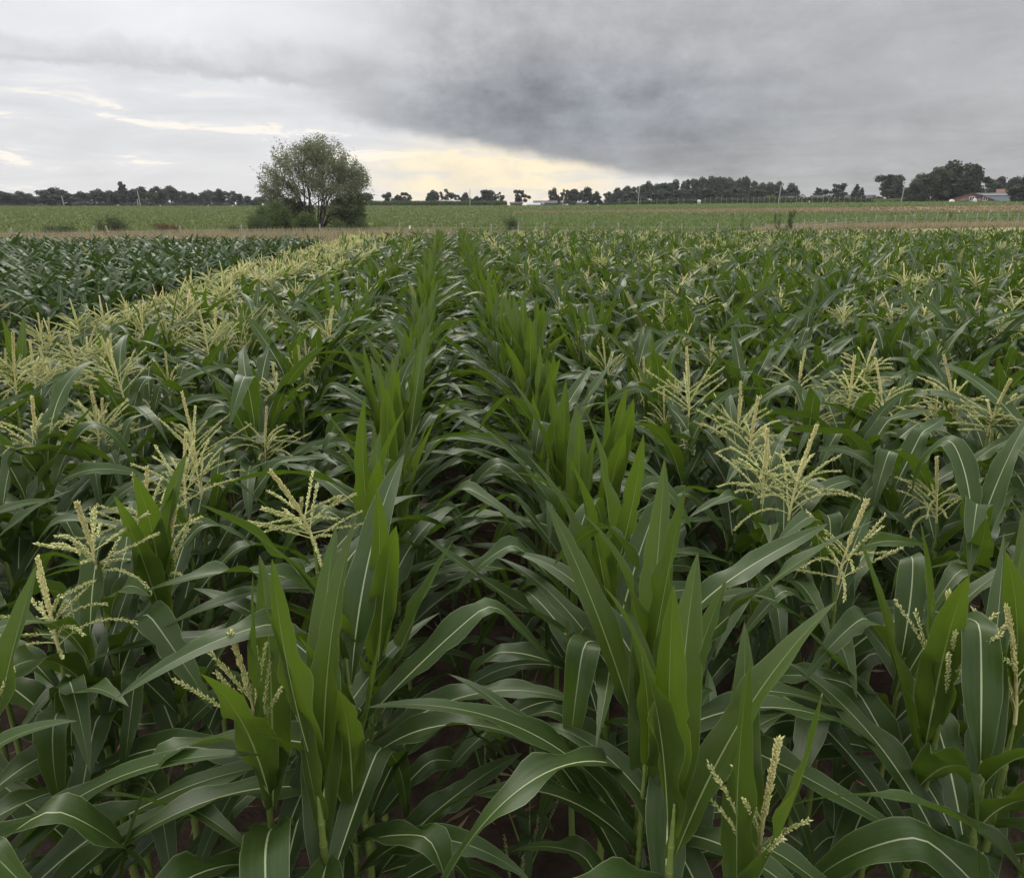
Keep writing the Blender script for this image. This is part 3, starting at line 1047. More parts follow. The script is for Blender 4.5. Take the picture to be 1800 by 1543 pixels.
# ------------------------------------------------------------------ woody plants
M_BARK = noise_mat('bark', (0.045, 0.038, 0.030), (0.10, 0.085, 0.068), 3.0, 0.9, 0.15, 0.6, 0.03, 6)
M_FARLEAF = leafy('far_tree_leaf', (0.021, 0.031, 0.018), (0.043, 0.057, 0.031), (0.03, 0.045, 0.015), 0.15, 0.15)
M_FARLEAF2 = leafy('far_tree_leaf_lighter', (0.034, 0.047, 0.025), (0.066, 0.084, 0.042), (0.04, 0.06, 0.02), 0.18, 0.15)
M_LIME = leafy('pale_green_leaf', (0.085, 0.125, 0.040), (0.14, 0.19, 0.065), (0.12, 0.18, 0.03), 0.25)
M_WILLOW = leafy('willow_leaf', (0.110, 0.126, 0.075), (0.195, 0.212, 0.138), (0.19, 0.21, 0.09), 0.3, 0.4)
M_BUSH = leafy('bush_leaf', (0.060, 0.084, 0.036), (0.105, 0.138, 0.060), (0.07, 0.10, 0.02), 0.25, 0.4)
M_BUSHLIME = leafy('bush_leaf_lime', (0.070, 0.098, 0.036), (0.118, 0.150, 0.058), (0.10, 0.14, 0.03), 0.3, 0.4)
M_RUST = leafy('bush_leaf_rusty', (0.10, 0.075, 0.035), (0.19, 0.125, 0.065), (0.12, 0.08, 0.03), 0.25, 0.4)


def leaf_tris(C, size, rs, asp=0.55, nrm=None):
    """one pointed diamond leaf per centre, random orientation, or facing roughly along nrm"""
    m = len(C)
    d = rs.normal(0, 1, (m, 3)); d /= np.linalg.norm(d, axis=1)[:, None]
    e = rs.normal(0, 1, (m, 3))
    if nrm is not None:
        k = nrm + rs.normal(0, 0.6, (m, 3)); k /= np.linalg.norm(k, axis=1)[:, None]
        d = d - k * np.sum(d * k, axis=1)[:, None]; d /= np.linalg.norm(d, axis=1)[:, None] + 1e-9
        e = k
    e = np.cross(d, e); e /= np.linalg.norm(e, axis=1)[:, None] + 1e-9
    L = (size * rs.uniform(0.6, 1.3, m))[:, None]
    V = np.stack([C - d * L * 0.5, C + e * L * asp * 0.5, C + d * L * 0.5, C - e * L * asp * 0.5], 1).reshape(-1, 3)
    return Geo().add(V, (np.arange(m)[:, None] * 4 + np.array([[0, 1, 2, 3]])))


def far_tree_mesh(kind, seed):
    """crown and trunk of a far tree of height 1"""
    rs = np.random.default_rng(seed * 31 + 7)
    lob = []
    if kind == 'oak':
        w, z0 = 0.44, 0.0
        for _ in range(30):
            a, q = rs.uniform(0, 6.28), rs.random() ** 0.6
            zc = rs.uniform(z0 + 0.10, 0.84)
            wide = w * math.sin(math.pi * np.clip(0.25 + (zc - 0.02) * 0.75, 0, 1)) ** 0.6
            lob.append((math.cos(a) * q * wide * 0.78, math.sin(a) * q * wide * 0.78, zc, rs.uniform(0.085, 0.16)))
        lob.append((rs.normal(0, 0.05), 0, 0.85, 0.14))
        n = 4600
    elif kind == 'airy':
        for _ in range(26):
            a, q = rs.uniform(0, 6.28), rs.random() ** 0.5
            zc = rs.uniform(0.28, 0.9)
            wide = 0.36 * math.sin(math.pi * np.clip((zc - 0.1) / 0.95, 0, 1)) ** 0.6
            lob.append((math.cos(a) * q * wide, math.sin(a) * q * wide, zc, rs.uniform(0.06, 0.115)))
        n = 2900
    elif kind == 'bush':
        for _ in range(12):
            a, q = rs.uniform(0, 6.28), rs.random() ** 0.5
            lob.append((math.cos(a) * q * 0.55, math.sin(a) * q * 0.55, rs.uniform(0.2, 0.75) * (1 - 0.4 * q), rs.uniform(0.18, 0.27)))
        n = 2200
    elif kind == 'poplar':
        for k in range(14):
            zc = 0.15 + 0.78 * k / 13
            lob.append((rs.normal(0, 0.03), rs.normal(0, 0.03), zc, 0.10 * math.sin(math.pi * (0.15 + 0.8 * zc)) + 0.02))
        n = 1500
    else:                                        # cone
        for k in range(16):
            zc = 0.1 + 0.86 * k / 15
            for _ in range(2):
                a = rs.uniform(0, 6.28); q = (1 - zc) * 0.17
                lob.append((math.cos(a) * q, math.sin(a) * q, zc, 0.04 + 0.13 * (1 - zc)))
        n = 2200
    lob = np.array(lob)
    pick = rs.choice(len(lob), n, p=lob[:, 3] ** 2 / np.sum(lob[:, 3] ** 2))
    d = rs.normal(0, 1, (n, 3)); d /= np.linalg.norm(d, axis=1)[:, None]
    rr = rs.random(n) ** 0.34
    C = lob[pick, :3] + d * (lob[pick, 3] * rr * rs.uniform(0.85, 1.12, n))[:, None]
    C[:, 2] = np.maximum(C[:, 2], 0.02)
    crown = leaf_tris(C, 0.062 if kind != 'airy' else 0.050, rs, 0.85, d)
    tr = Geo()
    V, Q, T, uv = tube([(0, 0, -0.02), (0.01, 0, 0.25), (0.0, 0.01, 0.55), (0.01, 0, 0.8)], [0.032, 0.024, 0.014, 0.004], 7)
    tr.add(V, Q, T)
    for k in range(6):
        a = rs.uniform(0, 6.28); z = rs.uniform(0.2, 0.5); l = rs.uniform(0.2, 0.32)
        if kind in ('poplar', 'cone', 'bush'):
            l *= 0.25
        P = [(0, 0, z), (math.cos(a) * l * 0.5, math.sin(a) * l * 0.5, z + l * 0.5), (math.cos(a) * l, math.sin(a) * l, z + l * 0.85)]
        V, Q, T, uv = tube(P, [0.014, 0.009, 0.003], 5); tr.add(V, Q, T)
    return crown, tr


_far = {}


def far_tree(name, px, top, halfw, r, kind, label, group, mat=None, seed=None, base_z=None):
    az = az_of(px); x, y = polar(az, r)
    z = height(x, y) if base_z is None else base_z
    H = CAM_H + (369 - top) / 1234.6 * r - z
    Wd = halfw / 1234.6 * r
    mat = mat or M_FARLEAF
    seed = rng.integers(5) if seed is None else seed
    key = (kind, int(seed), mat.name)
    if key not in _far:
        cg, tg = far_tree_mesh(kind, int(seed))
        _far[key] = (cg.mesh('crown', mat, False), tg.mesh('trunk', M_BARK))
    cm, tm = _far[key]
    natural = {'oak': 0.50, 'airy': 0.44, 'bush': 0.75, 'poplar': 0.13, 'cone': 0.24}[kind]
    root = obj(name, None, None, (x, y, z), (0, 0, rng.uniform(0, 6.28)))
    root.scale = (Wd / natural, Wd / natural, H)
    obj('trunk', tm, root); obj('crown', cm, root)
    return tag(root, label, 'shrub' if kind == 'bush' else 'tree', group)


G1 = 'trees of the far tree line left of the willow'
line = [(4, 343, 22, 'oak'), (24, 347, 14, 'oak'), (39, 343, 17, 'oak'), (58, 350, 12, 'oak'), (80, 345, 16, 'oak'), (100, 337, 25, 'oak'), (122, 345, 14, 'oak'), (146, 342, 14, 'oak'), (158, 341, 12, 'airy'),
        (177, 338, 14, 'oak'), (196, 340, 16, 'oak'), (219, 326, 5, 'poplar'), (216, 340, 16, 'oak'), (239, 339, 14, 'oak'), (256, 334, 18, 'oak'), (280, 333, 16, 'oak'), (303, 332, 20, 'oak'),
        (326, 340, 13, 'oak'), (341, 342, 9, 'oak'), (352, 347, 11, 'oak'), (370, 338, 18, 'oak'), (388, 336, 14, 'oak'), (413, 339, 14, 'oak'), (435, 347, 12, 'oak'), (450, 352, 9, 'oak'),
        (466, 345, 16, 'oak')]
line.sort()
for n, (px, top, hw, kind) in enumerate(line):
    light = n in (8, 9, 14, 15, 20)
    lab = ('narrow dark poplar rising above the far tree line on the left' if kind == 'poplar' else
           f'dark rounded tree, {nth(n + 1)} from the left edge in the far tree line')
    far_tree('poplar_tree' if kind == 'poplar' else 'far_tree', px, top - (0 if kind == 'poplar' else 0.5), hw * 1.3, 318 + 14 * (n % 3), kind, lab, None if kind == 'poplar' else G1, M_FARLEAF2 if light else M_FARLEAF)
for n, (px, top, hw) in enumerate([(12, 357, 18), (60, 358, 20), (135, 355, 18), (150, 353, 14), (185, 354, 18), (230, 355, 18), (262, 354, 18), (300, 355, 20), (340, 355, 18), (385, 355, 20), (425, 356, 16)]):
    far_tree('hedge_bush', px, top, hw, 312, 'bush', f'low dark bush, {nth(n + 1)} from the left at the foot of the far tree line', 'bushes under the far tree line', M_FARLEAF2 if n % 2 else M_FARLEAF)
single = [
    ('far_tree', 643, 340, 15, 330, 'oak', 'rounded tree peeping out just behind the right side of the willow', None),
    ('far_tree', 684, 339, 14, 320, 'oak', 'leftmost tree of the small clump right of the willow', None),
    ('far_tree', 700, 343, 9, 325, 'oak', 'small middle tree of the clump right of the willow', None),
    ('far_tree', 714, 337, 13, 320, 'airy', 'tallest, loosest tree of the small clump right of the willow', None),
    ('far_tree', 762, 335, 14, 318, 'oak', 'rounded tree at the near end of the grey shed on the ridge', None),
    ('far_tree', 787, 333, 14, 330, 'airy', 'loose tree directly behind the grey shed on the ridge', None),
    ('far_tree', 806, 341, 9, 326, 'airy', 'thin little tree past the end of the grey shed on the ridge', None),
    ('far_tree', 819, 339, 13, 322, 'oak', 'rounded tree just beside the pole in the bright sky gap', None),
    ('far_tree', 838, 345, 10, 322, 'oak', 'short tree right behind the pole in the bright sky gap', None),
    ('far_tree', 856, 334, 17, 320, 'oak', 'big tree past the pole in the bright sky gap', None),
    ('far_tree', 876, 338, 10, 318, 'airy', 'ragged tree with bare top twigs at the end of the ridge maize', None),
    ('hedge_bush', 872, 350, 14, 316, 'bush', 'dark bush under the ragged tree at the end of the ridge maize', None),
    ('far_tree', 917, 332, 15, 300, 'airy', 'lone loose tree standing between the dark shed and the barn', None),
    ('far_tree', 974, 331, 13, 320, 'oak', 'first tall tree behind the long dark barn', None),
    ('far_tree', 992, 331, 9, 325, 'airy', 'slim loose tree in the clump behind the long dark barn', None),
    ('far_tree', 1008, 333, 13, 330, 'oak', 'rounded tree in the middle of the clump past the dark barn', None),
    ('far_tree', 1030, 330, 16, 325, 'oak', 'widest tree of the clump past the dark barn', None),
    ('far_tree', 1048, 337, 11, 322, 'oak', 'low outer tree ending the clump past the dark barn', None),
    ('hedge_bush', 995, 348, 16, 300, 'bush', 'dark rounded bush at the end wall of the dark barn', None),
    ('far_tree', 1355, 339, 12, 275, 'bush', 'pale green rounded tree in front of the dark wood', M_LIME),
    ('conifer_tree', 1434, 334, 6, 320, 'poplar', 'small slim dark conifer beside the red-roofed house', None),
    ('far_tree', 1466, 325, 17, 310, 'airy', 'loose spreading tree standing alone behind the low dark roofs', None),
    ('far_tree', 1486, 343, 6, 318, 'oak', 'tiny round tree between the loose tree and the pointed conifers', None),
    ('conifer_tree', 1502, 330, 9, 300, 'cone', 'taller of the two pointed dark conifers by the roofs', None),
    ('conifer_tree', 1511, 335, 7, 302, 'cone', 'shorter of the two pointed dark conifers by the roofs', None),
    ('far_tree', 1557, 315, 27, 290, 'oak', 'broad round oak standing apart beside the leaning pole', None),
    ('far_tree', 1604, 322, 20, 250, 'oak', 'lower outer tree on the near side of the great oak clump', M_FARLEAF2),
    ('far_tree', 1636, 306, 28, 255, 'oak', 'second tree of the great oak clump by the farm', M_FARLEAF2),
    ('far_tree', 1664, 297, 32, 262, 'oak', 'tallest tree of the great oak clump by the farm', None),
    ('far_tree', 1688, 302, 26, 258, 'oak', 'rounded tree of the great oak clump nearest the barn', None),
    ('far_tree', 1708, 307, 15, 260, 'airy', 'loose outer tree of the oak clump above the barn gable', None),
    ('far_tree', 1733, 325, 17, 320, 'oak', 'dark tree behind the brick barn', None),
    ('far_tree', 1756, 322, 18, 325, 'oak', 'dark tree behind the grey shed doors', None),
    ('far_tree', 1780, 323, 18, 325, 'oak', 'dark tree behind the red farm roof', None),
    ('far_tree', 1797, 320, 22, 225, 'oak', 'near dark tree at the right edge, beside the grey shed', None),
]
for nm, px, top, hw, r, kind, lab, mt in single:
    far_tree(nm, px, top, hw * 1.22, r, kind, lab, None, mt)
wood = [(1071, 338, 10), (1084, 331, 14), (1101, 328, 14), (1120, 329, 12), (1138, 320, 12), (1152, 325, 14), (1168, 323, 13), (1185, 318, 14), (1200, 321, 13), (1214, 317, 13), (1230, 315, 14), (1247, 313, 14),
        (1262, 314, 12), (1278, 316, 15), (1296, 318, 13), (1306, 314, 8), (1322, 322, 13), (1337, 325, 13), (1350, 324, 12), (1366, 323, 13), (1387, 326, 14), (1110, 338, 15), (1160, 334, 15), (1200, 334, 15), (1240, 332, 16),
        (1290, 332, 16), (1330, 335, 14), (1378, 337, 13)]
front = wood[21:]
wood = wood[:21]
for n, (px, top, hw) in enumerate(wood):
    far_tree('wood_tree', px, top, hw * 1.55, 335 + 12 * (n % 3), 'oak', 'pointed tree top standing out of the dark wood' if n == 15 else f'{nth(n + 1)} dark tree top from the left in the wood behind the orchard',
             'trees of the wood behind the orchard', M_FARLEAF2 if n == 13 else M_FARLEAF)
for n, (px, top, hw) in enumerate(front):
    far_tree('wood_tree', px, top, hw * 1.9, 318, 'oak', f'lower tree at the edge of the wood, {nth(n + 1)} from the left', 'trees along the wood edge', M_FARLEAF)


def woody(seed, stems, H, spread, first, depth, n_leaf, leaf, mat, dense=0.5, r0=0.16, squash=1.0, up=0.35, twl=1.0):
    """branching skeleton with leaves on the twigs; returns crown Geo, limb Geo"""
    rs = np.random.default_rng(seed)
    limbs = Geo(); tips = []

    def grow(P, D, L, r, d):
        k = 5
        pts = [P]; q = P.copy(); v = D.copy()
        for _ in range(k - 1):
            v = v + rs.normal(0, 0.13, 3) + np.array([0, 0, up * 0.12]); v /= np.linalg.norm(v)
            q = q + v * L / (k - 1); pts.append(q.copy())
        pts = np.array(pts)
        V, Q, T, uv = tube(pts, np.linspace(r, r * 0.55, k), 6 if d > 2 else (4 if d > 0 else 3)); limbs.add(V, Q, T)
        if d == 0:
            tips.append(pts); return
        nb = rs.integers(3, 5) if d > 1 else rs.integers(4, 6)
        for i in range(nb):
            f = rs.uniform(0.35, 1.0) if i else 1.0
            j = f * (k - 1); j0 = min(int(j), k - 2)
            p0 = pts[j0] * (1 - (j - j0)) + pts[j0 + 1] * (j - j0)
            ax = rs.normal(0, 1, 3); ax -= v * (ax @ v); ax /= np.linalg.norm(ax)
            ang = rs.uniform(0.35, 0.95) if i else rs.uniform(0.05, 0.35)
            nd = v * math.cos(ang) + ax * math.sin(ang)
            nd[2] = nd[2] * squash + up * 0.25; nd /= np.linalg.norm(nd)
            grow(p0, nd, L * rs.uniform(0.58, 0.82), r * rs.uniform(0.42, 0.6), d - 1)

    for s in range(stems):
        a = 2 * math.pi * s / stems + rs.normal(0, 0.35)
        t = spread * rs.uniform(0.25, 1.0)
        D = np.array([math.cos(a) * math.sin(t), math.sin(a) * math.sin(t), math.cos(t)])
        grow(np.array([math.cos(a) * 0.18, math.sin(a) * 0.18, -0.1]), D, first * rs.uniform(0.85, 1.15), r0 * rs.uniform(0.7, 1.1), depth)
    pts = np.array(tips)
    m = len(pts)
    ti = rs.integers(0, m, n_leaf); f = rs.random(n_leaf) * 3.999
    j0 = f.astype(int); fr = (f - j0)[:, None]
    C = pts[ti, j0] * (1 - fr) + pts[ti, j0 + 1] * fr
    C = C + rs.normal(0, dense, (n_leaf, 3))
    C[:, 2] = np.maximum(C[:, 2], 0.05)
    return leaf_tris(C, leaf, rs, 0.42), limbs, C


def plant_woody(name, px, top, halfw, r, label, cat, group, mat, dome=False, **kw):
    az = az_of(px); x, y = polar(az, r); z = height(x, y)
    H = CAM_H + (369 - top) / 1234.6 * r - z
    W = halfw / 1234.6 * r
    cg, lg, C = woody(mat=mat, H=H, **kw)
    hh = np.percentile(C[:, 2], 99.9); ww = np.percentile(np.abs(C[:, 0]), 99.6)
    if dome:
        hh = np.percentile(C[:, 2], 96.0); ww = np.percentile(np.abs(C[:, 0]), 94.0)
        zc = hh * 0.42
        e = (C[:, 0] ** 2 + C[:, 1] ** 2) / ww ** 2 + np.where(C[:, 2] > zc, ((C[:, 2] - zc) / (hh - zc)) ** 2, ((C[:, 2] - zc) / (zc * 1.25)) ** 2)
        rd = np.random.default_rng(3)
        keep = e < 1.0 + rd.exponential(0.06, len(C)) + 0.10 * np.sin(C[:, 0] * 2.3 + 1) * np.sin(C[:, 2] * 2.1)
        vv = cg.V[0].reshape(-1, 4, 3)[keep].reshape(-1, 3)
        cg = Geo().add(vv, np.arange(len(vv)).reshape(-1, 4))
        kept, off = Geo(), 0
        for Vb, Qb, Tb in zip(lg.V, lg.Q, lg.T):
            eb = (Vb[:, 0] ** 2 + Vb[:, 1] ** 2) / ww ** 2 + np.where(Vb[:, 2] > zc, ((Vb[:, 2] - zc) / (hh - zc)) ** 2, 0.0)
            if eb.max() < 0.97:
                kept.add(Vb, Qb - off, Tb - off)
            off += len(Vb)
        lg = kept
    root = obj(name, None, None, (x, y, z), (0, 0, 0))
    sx, sz = W / ww, H / hh
    for gname, gg, mm in (('trunk', lg, M_BARK), ('crown', cg, mat)):
        for k in range(len(gg.V)):
            gg.V[k] = gg.V[k] * np.array([sx, sx, sz], np.float32)
        obj(gname, gg.mesh(gname, mm, gname == 'trunk'), root)
    return tag(root, label, cat, group)


plant_woody('willow_tree', 556, 249, 89, 78, 'large airy willow-like tree standing alone at the field edge', 'tree', None, M_WILLOW,
            dome=True, seed=16, stems=13, spread=1.1, first=4.4, depth=3, n_leaf=62000, leaf=0.20, dense=0.21, r0=0.12, up=0.2)
bush = dict(stems=7, spread=1.1, first=0.9, depth=3, r0=0.05, dense=0.22, up=0.5)
for nm, px, top, hw, r, lab, mt, sd_, nl in [
        ('hawthorn_bush', 610, 336, 32, 76, 'tall dense dark bush under the right side of the willow', M_BUSH, 21, 12000),
        ('hawthorn_bush', 520, 344, 32, 80, 'dense dark bush behind the willow trunk on its left', M_BUSH, 22, 9000),
        ('elder_bush', 478, 352, 38, 72, 'broad mid-green bush at the left foot of the willow', M_BUSHLIME, 23, 9000),
        ('elder_bush', 536, 370, 24, 68, 'lime green bush in front of the willow trunk', M_BUSHLIME, 24, 6000),
        ('elder_bush', 452, 371, 20, 66, 'dark green bush with an arching branch at the left end of the willow thicket', M_BUSH, 25, 4000),
        ('elder_bush', 592, 379, 15, 66, 'small green bush just right of the willow trunk', M_BUSHLIME, 26, 3000),
        ('elder_bush', 632, 378, 15, 67, 'small dark bush at the right end of the willow thicket', M_BUSH, 27, 3000),
        ('bramble_bush', 100, 387, 28, 60, 'low dark spreading bush behind the leaning fence post', M_BUSH, 28, 4000),
        ('bramble_bush', 190, 371, 25, 62, 'airy rounded bush standing in front of the green slope', M_BUSH, 29, 2600),
        ('bramble_bush', 286, 384, 24, 60, 'rusty brown and green bush at the foot of the green slope', M_RUST, 30, 3000),
        ('bramble_bush', 412, 391, 18, 60, 'low green bush left of the willow thicket', M_BUSH, 31, 2200),
        ('bramble_bush', 28, 393, 7, 60, 'tiny dark bush near the left edge of the green slope', M_BUSH, 32, 700),
        ('young_tree', 1395, 366, 10, 64, 'young leafy tree in front of the wire fence', M_BUSH, 33, 1800),
        ('young_tree', 1369, 372, 7, 62, 'slimmer young tree just left of the leafy one by the fence', M_BUSH, 34, 900),
        ('young_tree', 1306, 371, 8, 72, 'thin half-bare sapling on the edge of the fallow strip', M_BUSH, 35, 260),
        ('young_tree', 1672, 369, 7, 108, 'thin half-bare sapling in the crop below the brick barn', M_BUSH, 36, 300),
        ('bramble_bush', 900, 378, 16, 66, 'dark green bush patch at the edge of the beet slope', M_BUSH, 37, 2500)]:
    k = dict(bush)
    if nm == 'young_tree':
        k.update(stems=2, spread=0.3, first=1.2, r0=0.035, dense=0.12)
    plant_woody(nm, px, top, hw, r, lab, 'tree' if nm == 'young_tree' else 'bush', None, mt, seed=sd_, n_leaf=nl, leaf=0.19 if r < 90 else 0.26, **k)

# ------------------------------------------------------------------ orchard hedge with trellis posts on the ridge
M_ORCH = leafy('orchard_leaf', (0.040, 0.060, 0.026), (0.078, 0.100, 0.044), (0.05, 0.08, 0.02))
M_WOODP = noise_mat('weathered_post_wood', (0.20, 0.18, 0.15), (0.36, 0.33, 0.29), 9.0, 0.9, 0.15, 0.4, 0.01)
M_CONC = noise_mat('pole_concrete', (0.26, 0.25, 0.235), (0.36, 0.35, 0.33), 4.0, 0.85, 0.2)
M_WIRE = noise_mat('galvanised_wire', (0.25, 0.25, 0.26), (0.36, 0.36, 0.37), 5.0, 0.5, 0.5)
orow_top = itp([math.degrees(az_of(p)) for p in (1050, 1070, 1100, 1160, 1260, 1400, 1470, 1530)], [359, 357.5, 354.5, 352, 350, 348, 349, 352])
for k, r in enumerate((247, 252, 257)):
    az0, az1 = az_of(1056 + 12 * k), az_of(1532)
    x0, y0 = polar((az0 + az1) / 2, r)
    root = obj('orchard_row', None, None, (x0, y0, height(x0, y0)))
    tag(root, ('front', 'middle', 'rear')[k] + ' row of trellised fruit trees below the dark wood', 'orchard row', 'orchard rows on the ridge')
    n = 5200 if k == 0 else 3000
    a = rs.uniform(az0, az1, n)
    C = []
    for ai in a:
        x, y = polar(ai, r + rs.normal(0, 0.35)); z = height(x, y)
        top = max(0.5, CAM_H + (369 - orow_top(ai)) / 1234.6 * r - z)
        clump = 0.86 + 0.14 * math.sin(ai * 900) * math.sin(ai * 523 + 1)
        C.append((x - x0, y - y0, z - height(x0, y0) + top * clump * rs.random() ** 0.7 + 0.1))
    obj('foliage', leaf_tris(np.array(C), 0.55, rs, 0.7).mesh('foliage', M_ORCH, False), root)
    if k == 0:
        pm = None
        for px in np.arange(1088, 1532, 9.4):
            if px < 1235 and rng.random() < 0.6:
                continue
            ai = az_of(px); x, y = polar(ai, r - 0.7); z = height(x, y)
            if pm is None:
                V, Q, T, uv = tube([(0, 0, -0.3), (0, 0, 1.2), (0.03, 0, 2.4)], [0.06, 0.055, 0.05], 7); pm = Geo().add(V, Q, T).mesh('post', M_WOODP)
            obj('post', pm, root, (x - x0, y - y0, z - height(x0, y0)), (rng.normal(0, 0.02), rng.normal(0, 0.02), rng.uniform(0, 3)))

# ------------------------------------------------------------------ utility poles
for px, top, r, lean, lab in [(114, 349, 262, -0.09, 'pale leaning pole at the far left in front of the tree line'),
                              (244, 353, 262, -0.03, 'short pale post beside the taller leaning pole left of the willow'),
                              (248, 341, 258, -0.08, 'taller pale leaning pole left of the willow'),
                              (826.5, 334, 256, 0.0, 'thin straight pole standing against the bright sky gap'),
                              (1121, 331, 244, 0.04, 'pale pole at the low end of the orchard'),
                              (1367, 330, 242, 0.06, 'pale leaning pole at the middle of the orchard'),
                              (1582, 329, 246, 0.07, 'pale leaning pole between the round oak and the great clump')]:
    az = az_of(px); x, y = polar(az, r); z = height(x, y)
    H = CAM_H + (369 - top) / 1234.6 * r - z
    root = obj('utility_pole', None, None, (x, y, z), (0, lean, -az))
    V, Q, T, uv = tube([(0, 0, -0.4), (0, 0, H * 0.5), (0, 0, H)], [0.15, 0.13, 0.10], 8)
    obj('shaft', Geo().add(V, Q, T).mesh('shaft', M_CONC), root)
    if H > 4:
        V, Q, T, uv = tube([(0, 0, H), (0, 0, H + 0.25)], [0.05, 0.04], 6)
        obj('insulator', Geo().add(V, Q, T).mesh('insulator', M_WIRE), root)
    tag(root, lab, 'pole', 'utility poles')


# ------------------------------------------------------------------ fences
def fence(name, posts, hgt, label, wires, lean_first=None):
    pts = []
    for px, r in posts:
        x, y = polar(az_of(px), r); pts.append((x, y, height(x, y)))
    o = np.array(pts[0])
    root = tag(obj(name, None, None, tuple(o)), label, 'fence')
    meshes = []
    for k in range(4):
        b = rng.normal(0, 0.02, 2)
        V, Q, T, uv = tube([(0, 0, -0.3), (b[0], b[1], hgt * 0.5), (0, 0, hgt), (0.01, 0, hgt + 0.03)], [0.062, 0.058, 0.052, 0.035], 8)
        meshes.append(Geo().add(V, Q, T).mesh('post', M_WOODP))
    tops = []
    for k, p in enumerate(pts):
        tilt = (rng.normal(0, 0.04), rng.normal(0, 0.04), rng.uniform(0, 6))
        if lean_first and k in lean_first:
            tilt = (0.0, lean_first[k], 0.0)
        d = np.array(p) - o
        obj('post', meshes[int(rng.integers(4))], root, tuple(d), tilt, (1, 1, rng.uniform(0.93, 1.06)))
    for h in wires:
        path = []
        for a, b in zip(pts[:-1], pts[1:]):
            a, b = np.array(a) - o, np.array(b) - o
            path += [a + (0, 0, h), (a + b) / 2 + (0, 0, h - 0.02)]
        path.append(np.array(pts[-1]) - o + (0, 0, h))
        V, Q, T, uv = tube(path, 0.008, 4)
        obj('wire', Geo().add(V, Q, T).mesh('wire', M_WIRE), root)


fence('field_fence', [(-120, 52), (12, 52), (148, 52), (188, 53), (313, 54), (420, 54), (560, 56), (700, 57), (761, 57), (812, 57), (863, 57), (910, 58), (957, 58), (1045, 58.5), (1088, 59), (1164, 59), (1200, 60), (1262, 61), (1323, 62)],
      1.28, 'old wooden post and wire fence running through the tan dry grass', (0.55, 0.95), {2: 0.30, 3: -0.16})
rpx = [1348, 1384, 1403, 1416, 1435, 1455, 1473, 1490, 1508, 1524, 1542, 1558, 1576, 1594, 1610, 1630, 1649, 1666, 1685, 1702, 1721, 1739, 1757, 1775, 1793, 1815]
fence('meadow_fence', [(p, float(np.interp(p, [1348, 1400, 1500, 1560, 1650, 1815], [63, 66, 83, 91, 97, 101]))) for p in rpx],
      1.22, 'pale post and wire fence along the mown meadow and crop strips', (0.5, 0.8, 1.1))
x, y = polar(az_of(1787), 62)
root = tag(obj('marker_post', None, None, (x, y, height(x, y))), 'single pale post standing alone in the mown meadow', 'post')
V, Q, T, uv = tube([(0, 0, -0.2), (0.01, 0, 0.6), (0, 0, 1.15), (0, 0, 1.18)], [0.06, 0.056, 0.05, 0.035], 8)
obj('shaft', Geo().add(V, Q, T).mesh('shaft', M_WOODP), root)

# ------------------------------------------------------------------ farm buildings
def plain_mat(name, col, rough=0.8, spec=0.2, var=0.8, scale=1.5):
    return noise_mat(name, tuple(var * v for v in col), col, scale, rough, spec, 0.15, 0.01)


M_BRICK = plain_mat('barn_brick', (0.25, 0.13, 0.095), scale=2.5)
M_ROOFB = plain_mat('barn_roof_tile', (0.105, 0.075, 0.062))
M_ROOFD = plain_mat('dark_roof', (0.075, 0.072, 0.075))
M_ROOFR = plain_mat('red_roof_tile', (0.19, 0.105, 0.080))
M_WALLW = plain_mat('white_wall', (0.72, 0.70, 0.66))
M_WALLD = plain_mat('dark_wall', (0.11, 0.095, 0.095))
M_STEEL = plain_mat('grey_steel_cladding', (0.33, 0.36, 0.42), 0.5, 0.4, 0.92)
M_FASC = plain_mat('white_fascia', (0.75, 0.76, 0.78), 0.5)
M_GLASS = plain_mat('window_glass', (0.05, 0.06, 0.07), 0.1, 0.6)
M_GREY = plain_mat('grey_sheet_roof', (0.36, 0.37, 0.40), 0.6, 0.3)


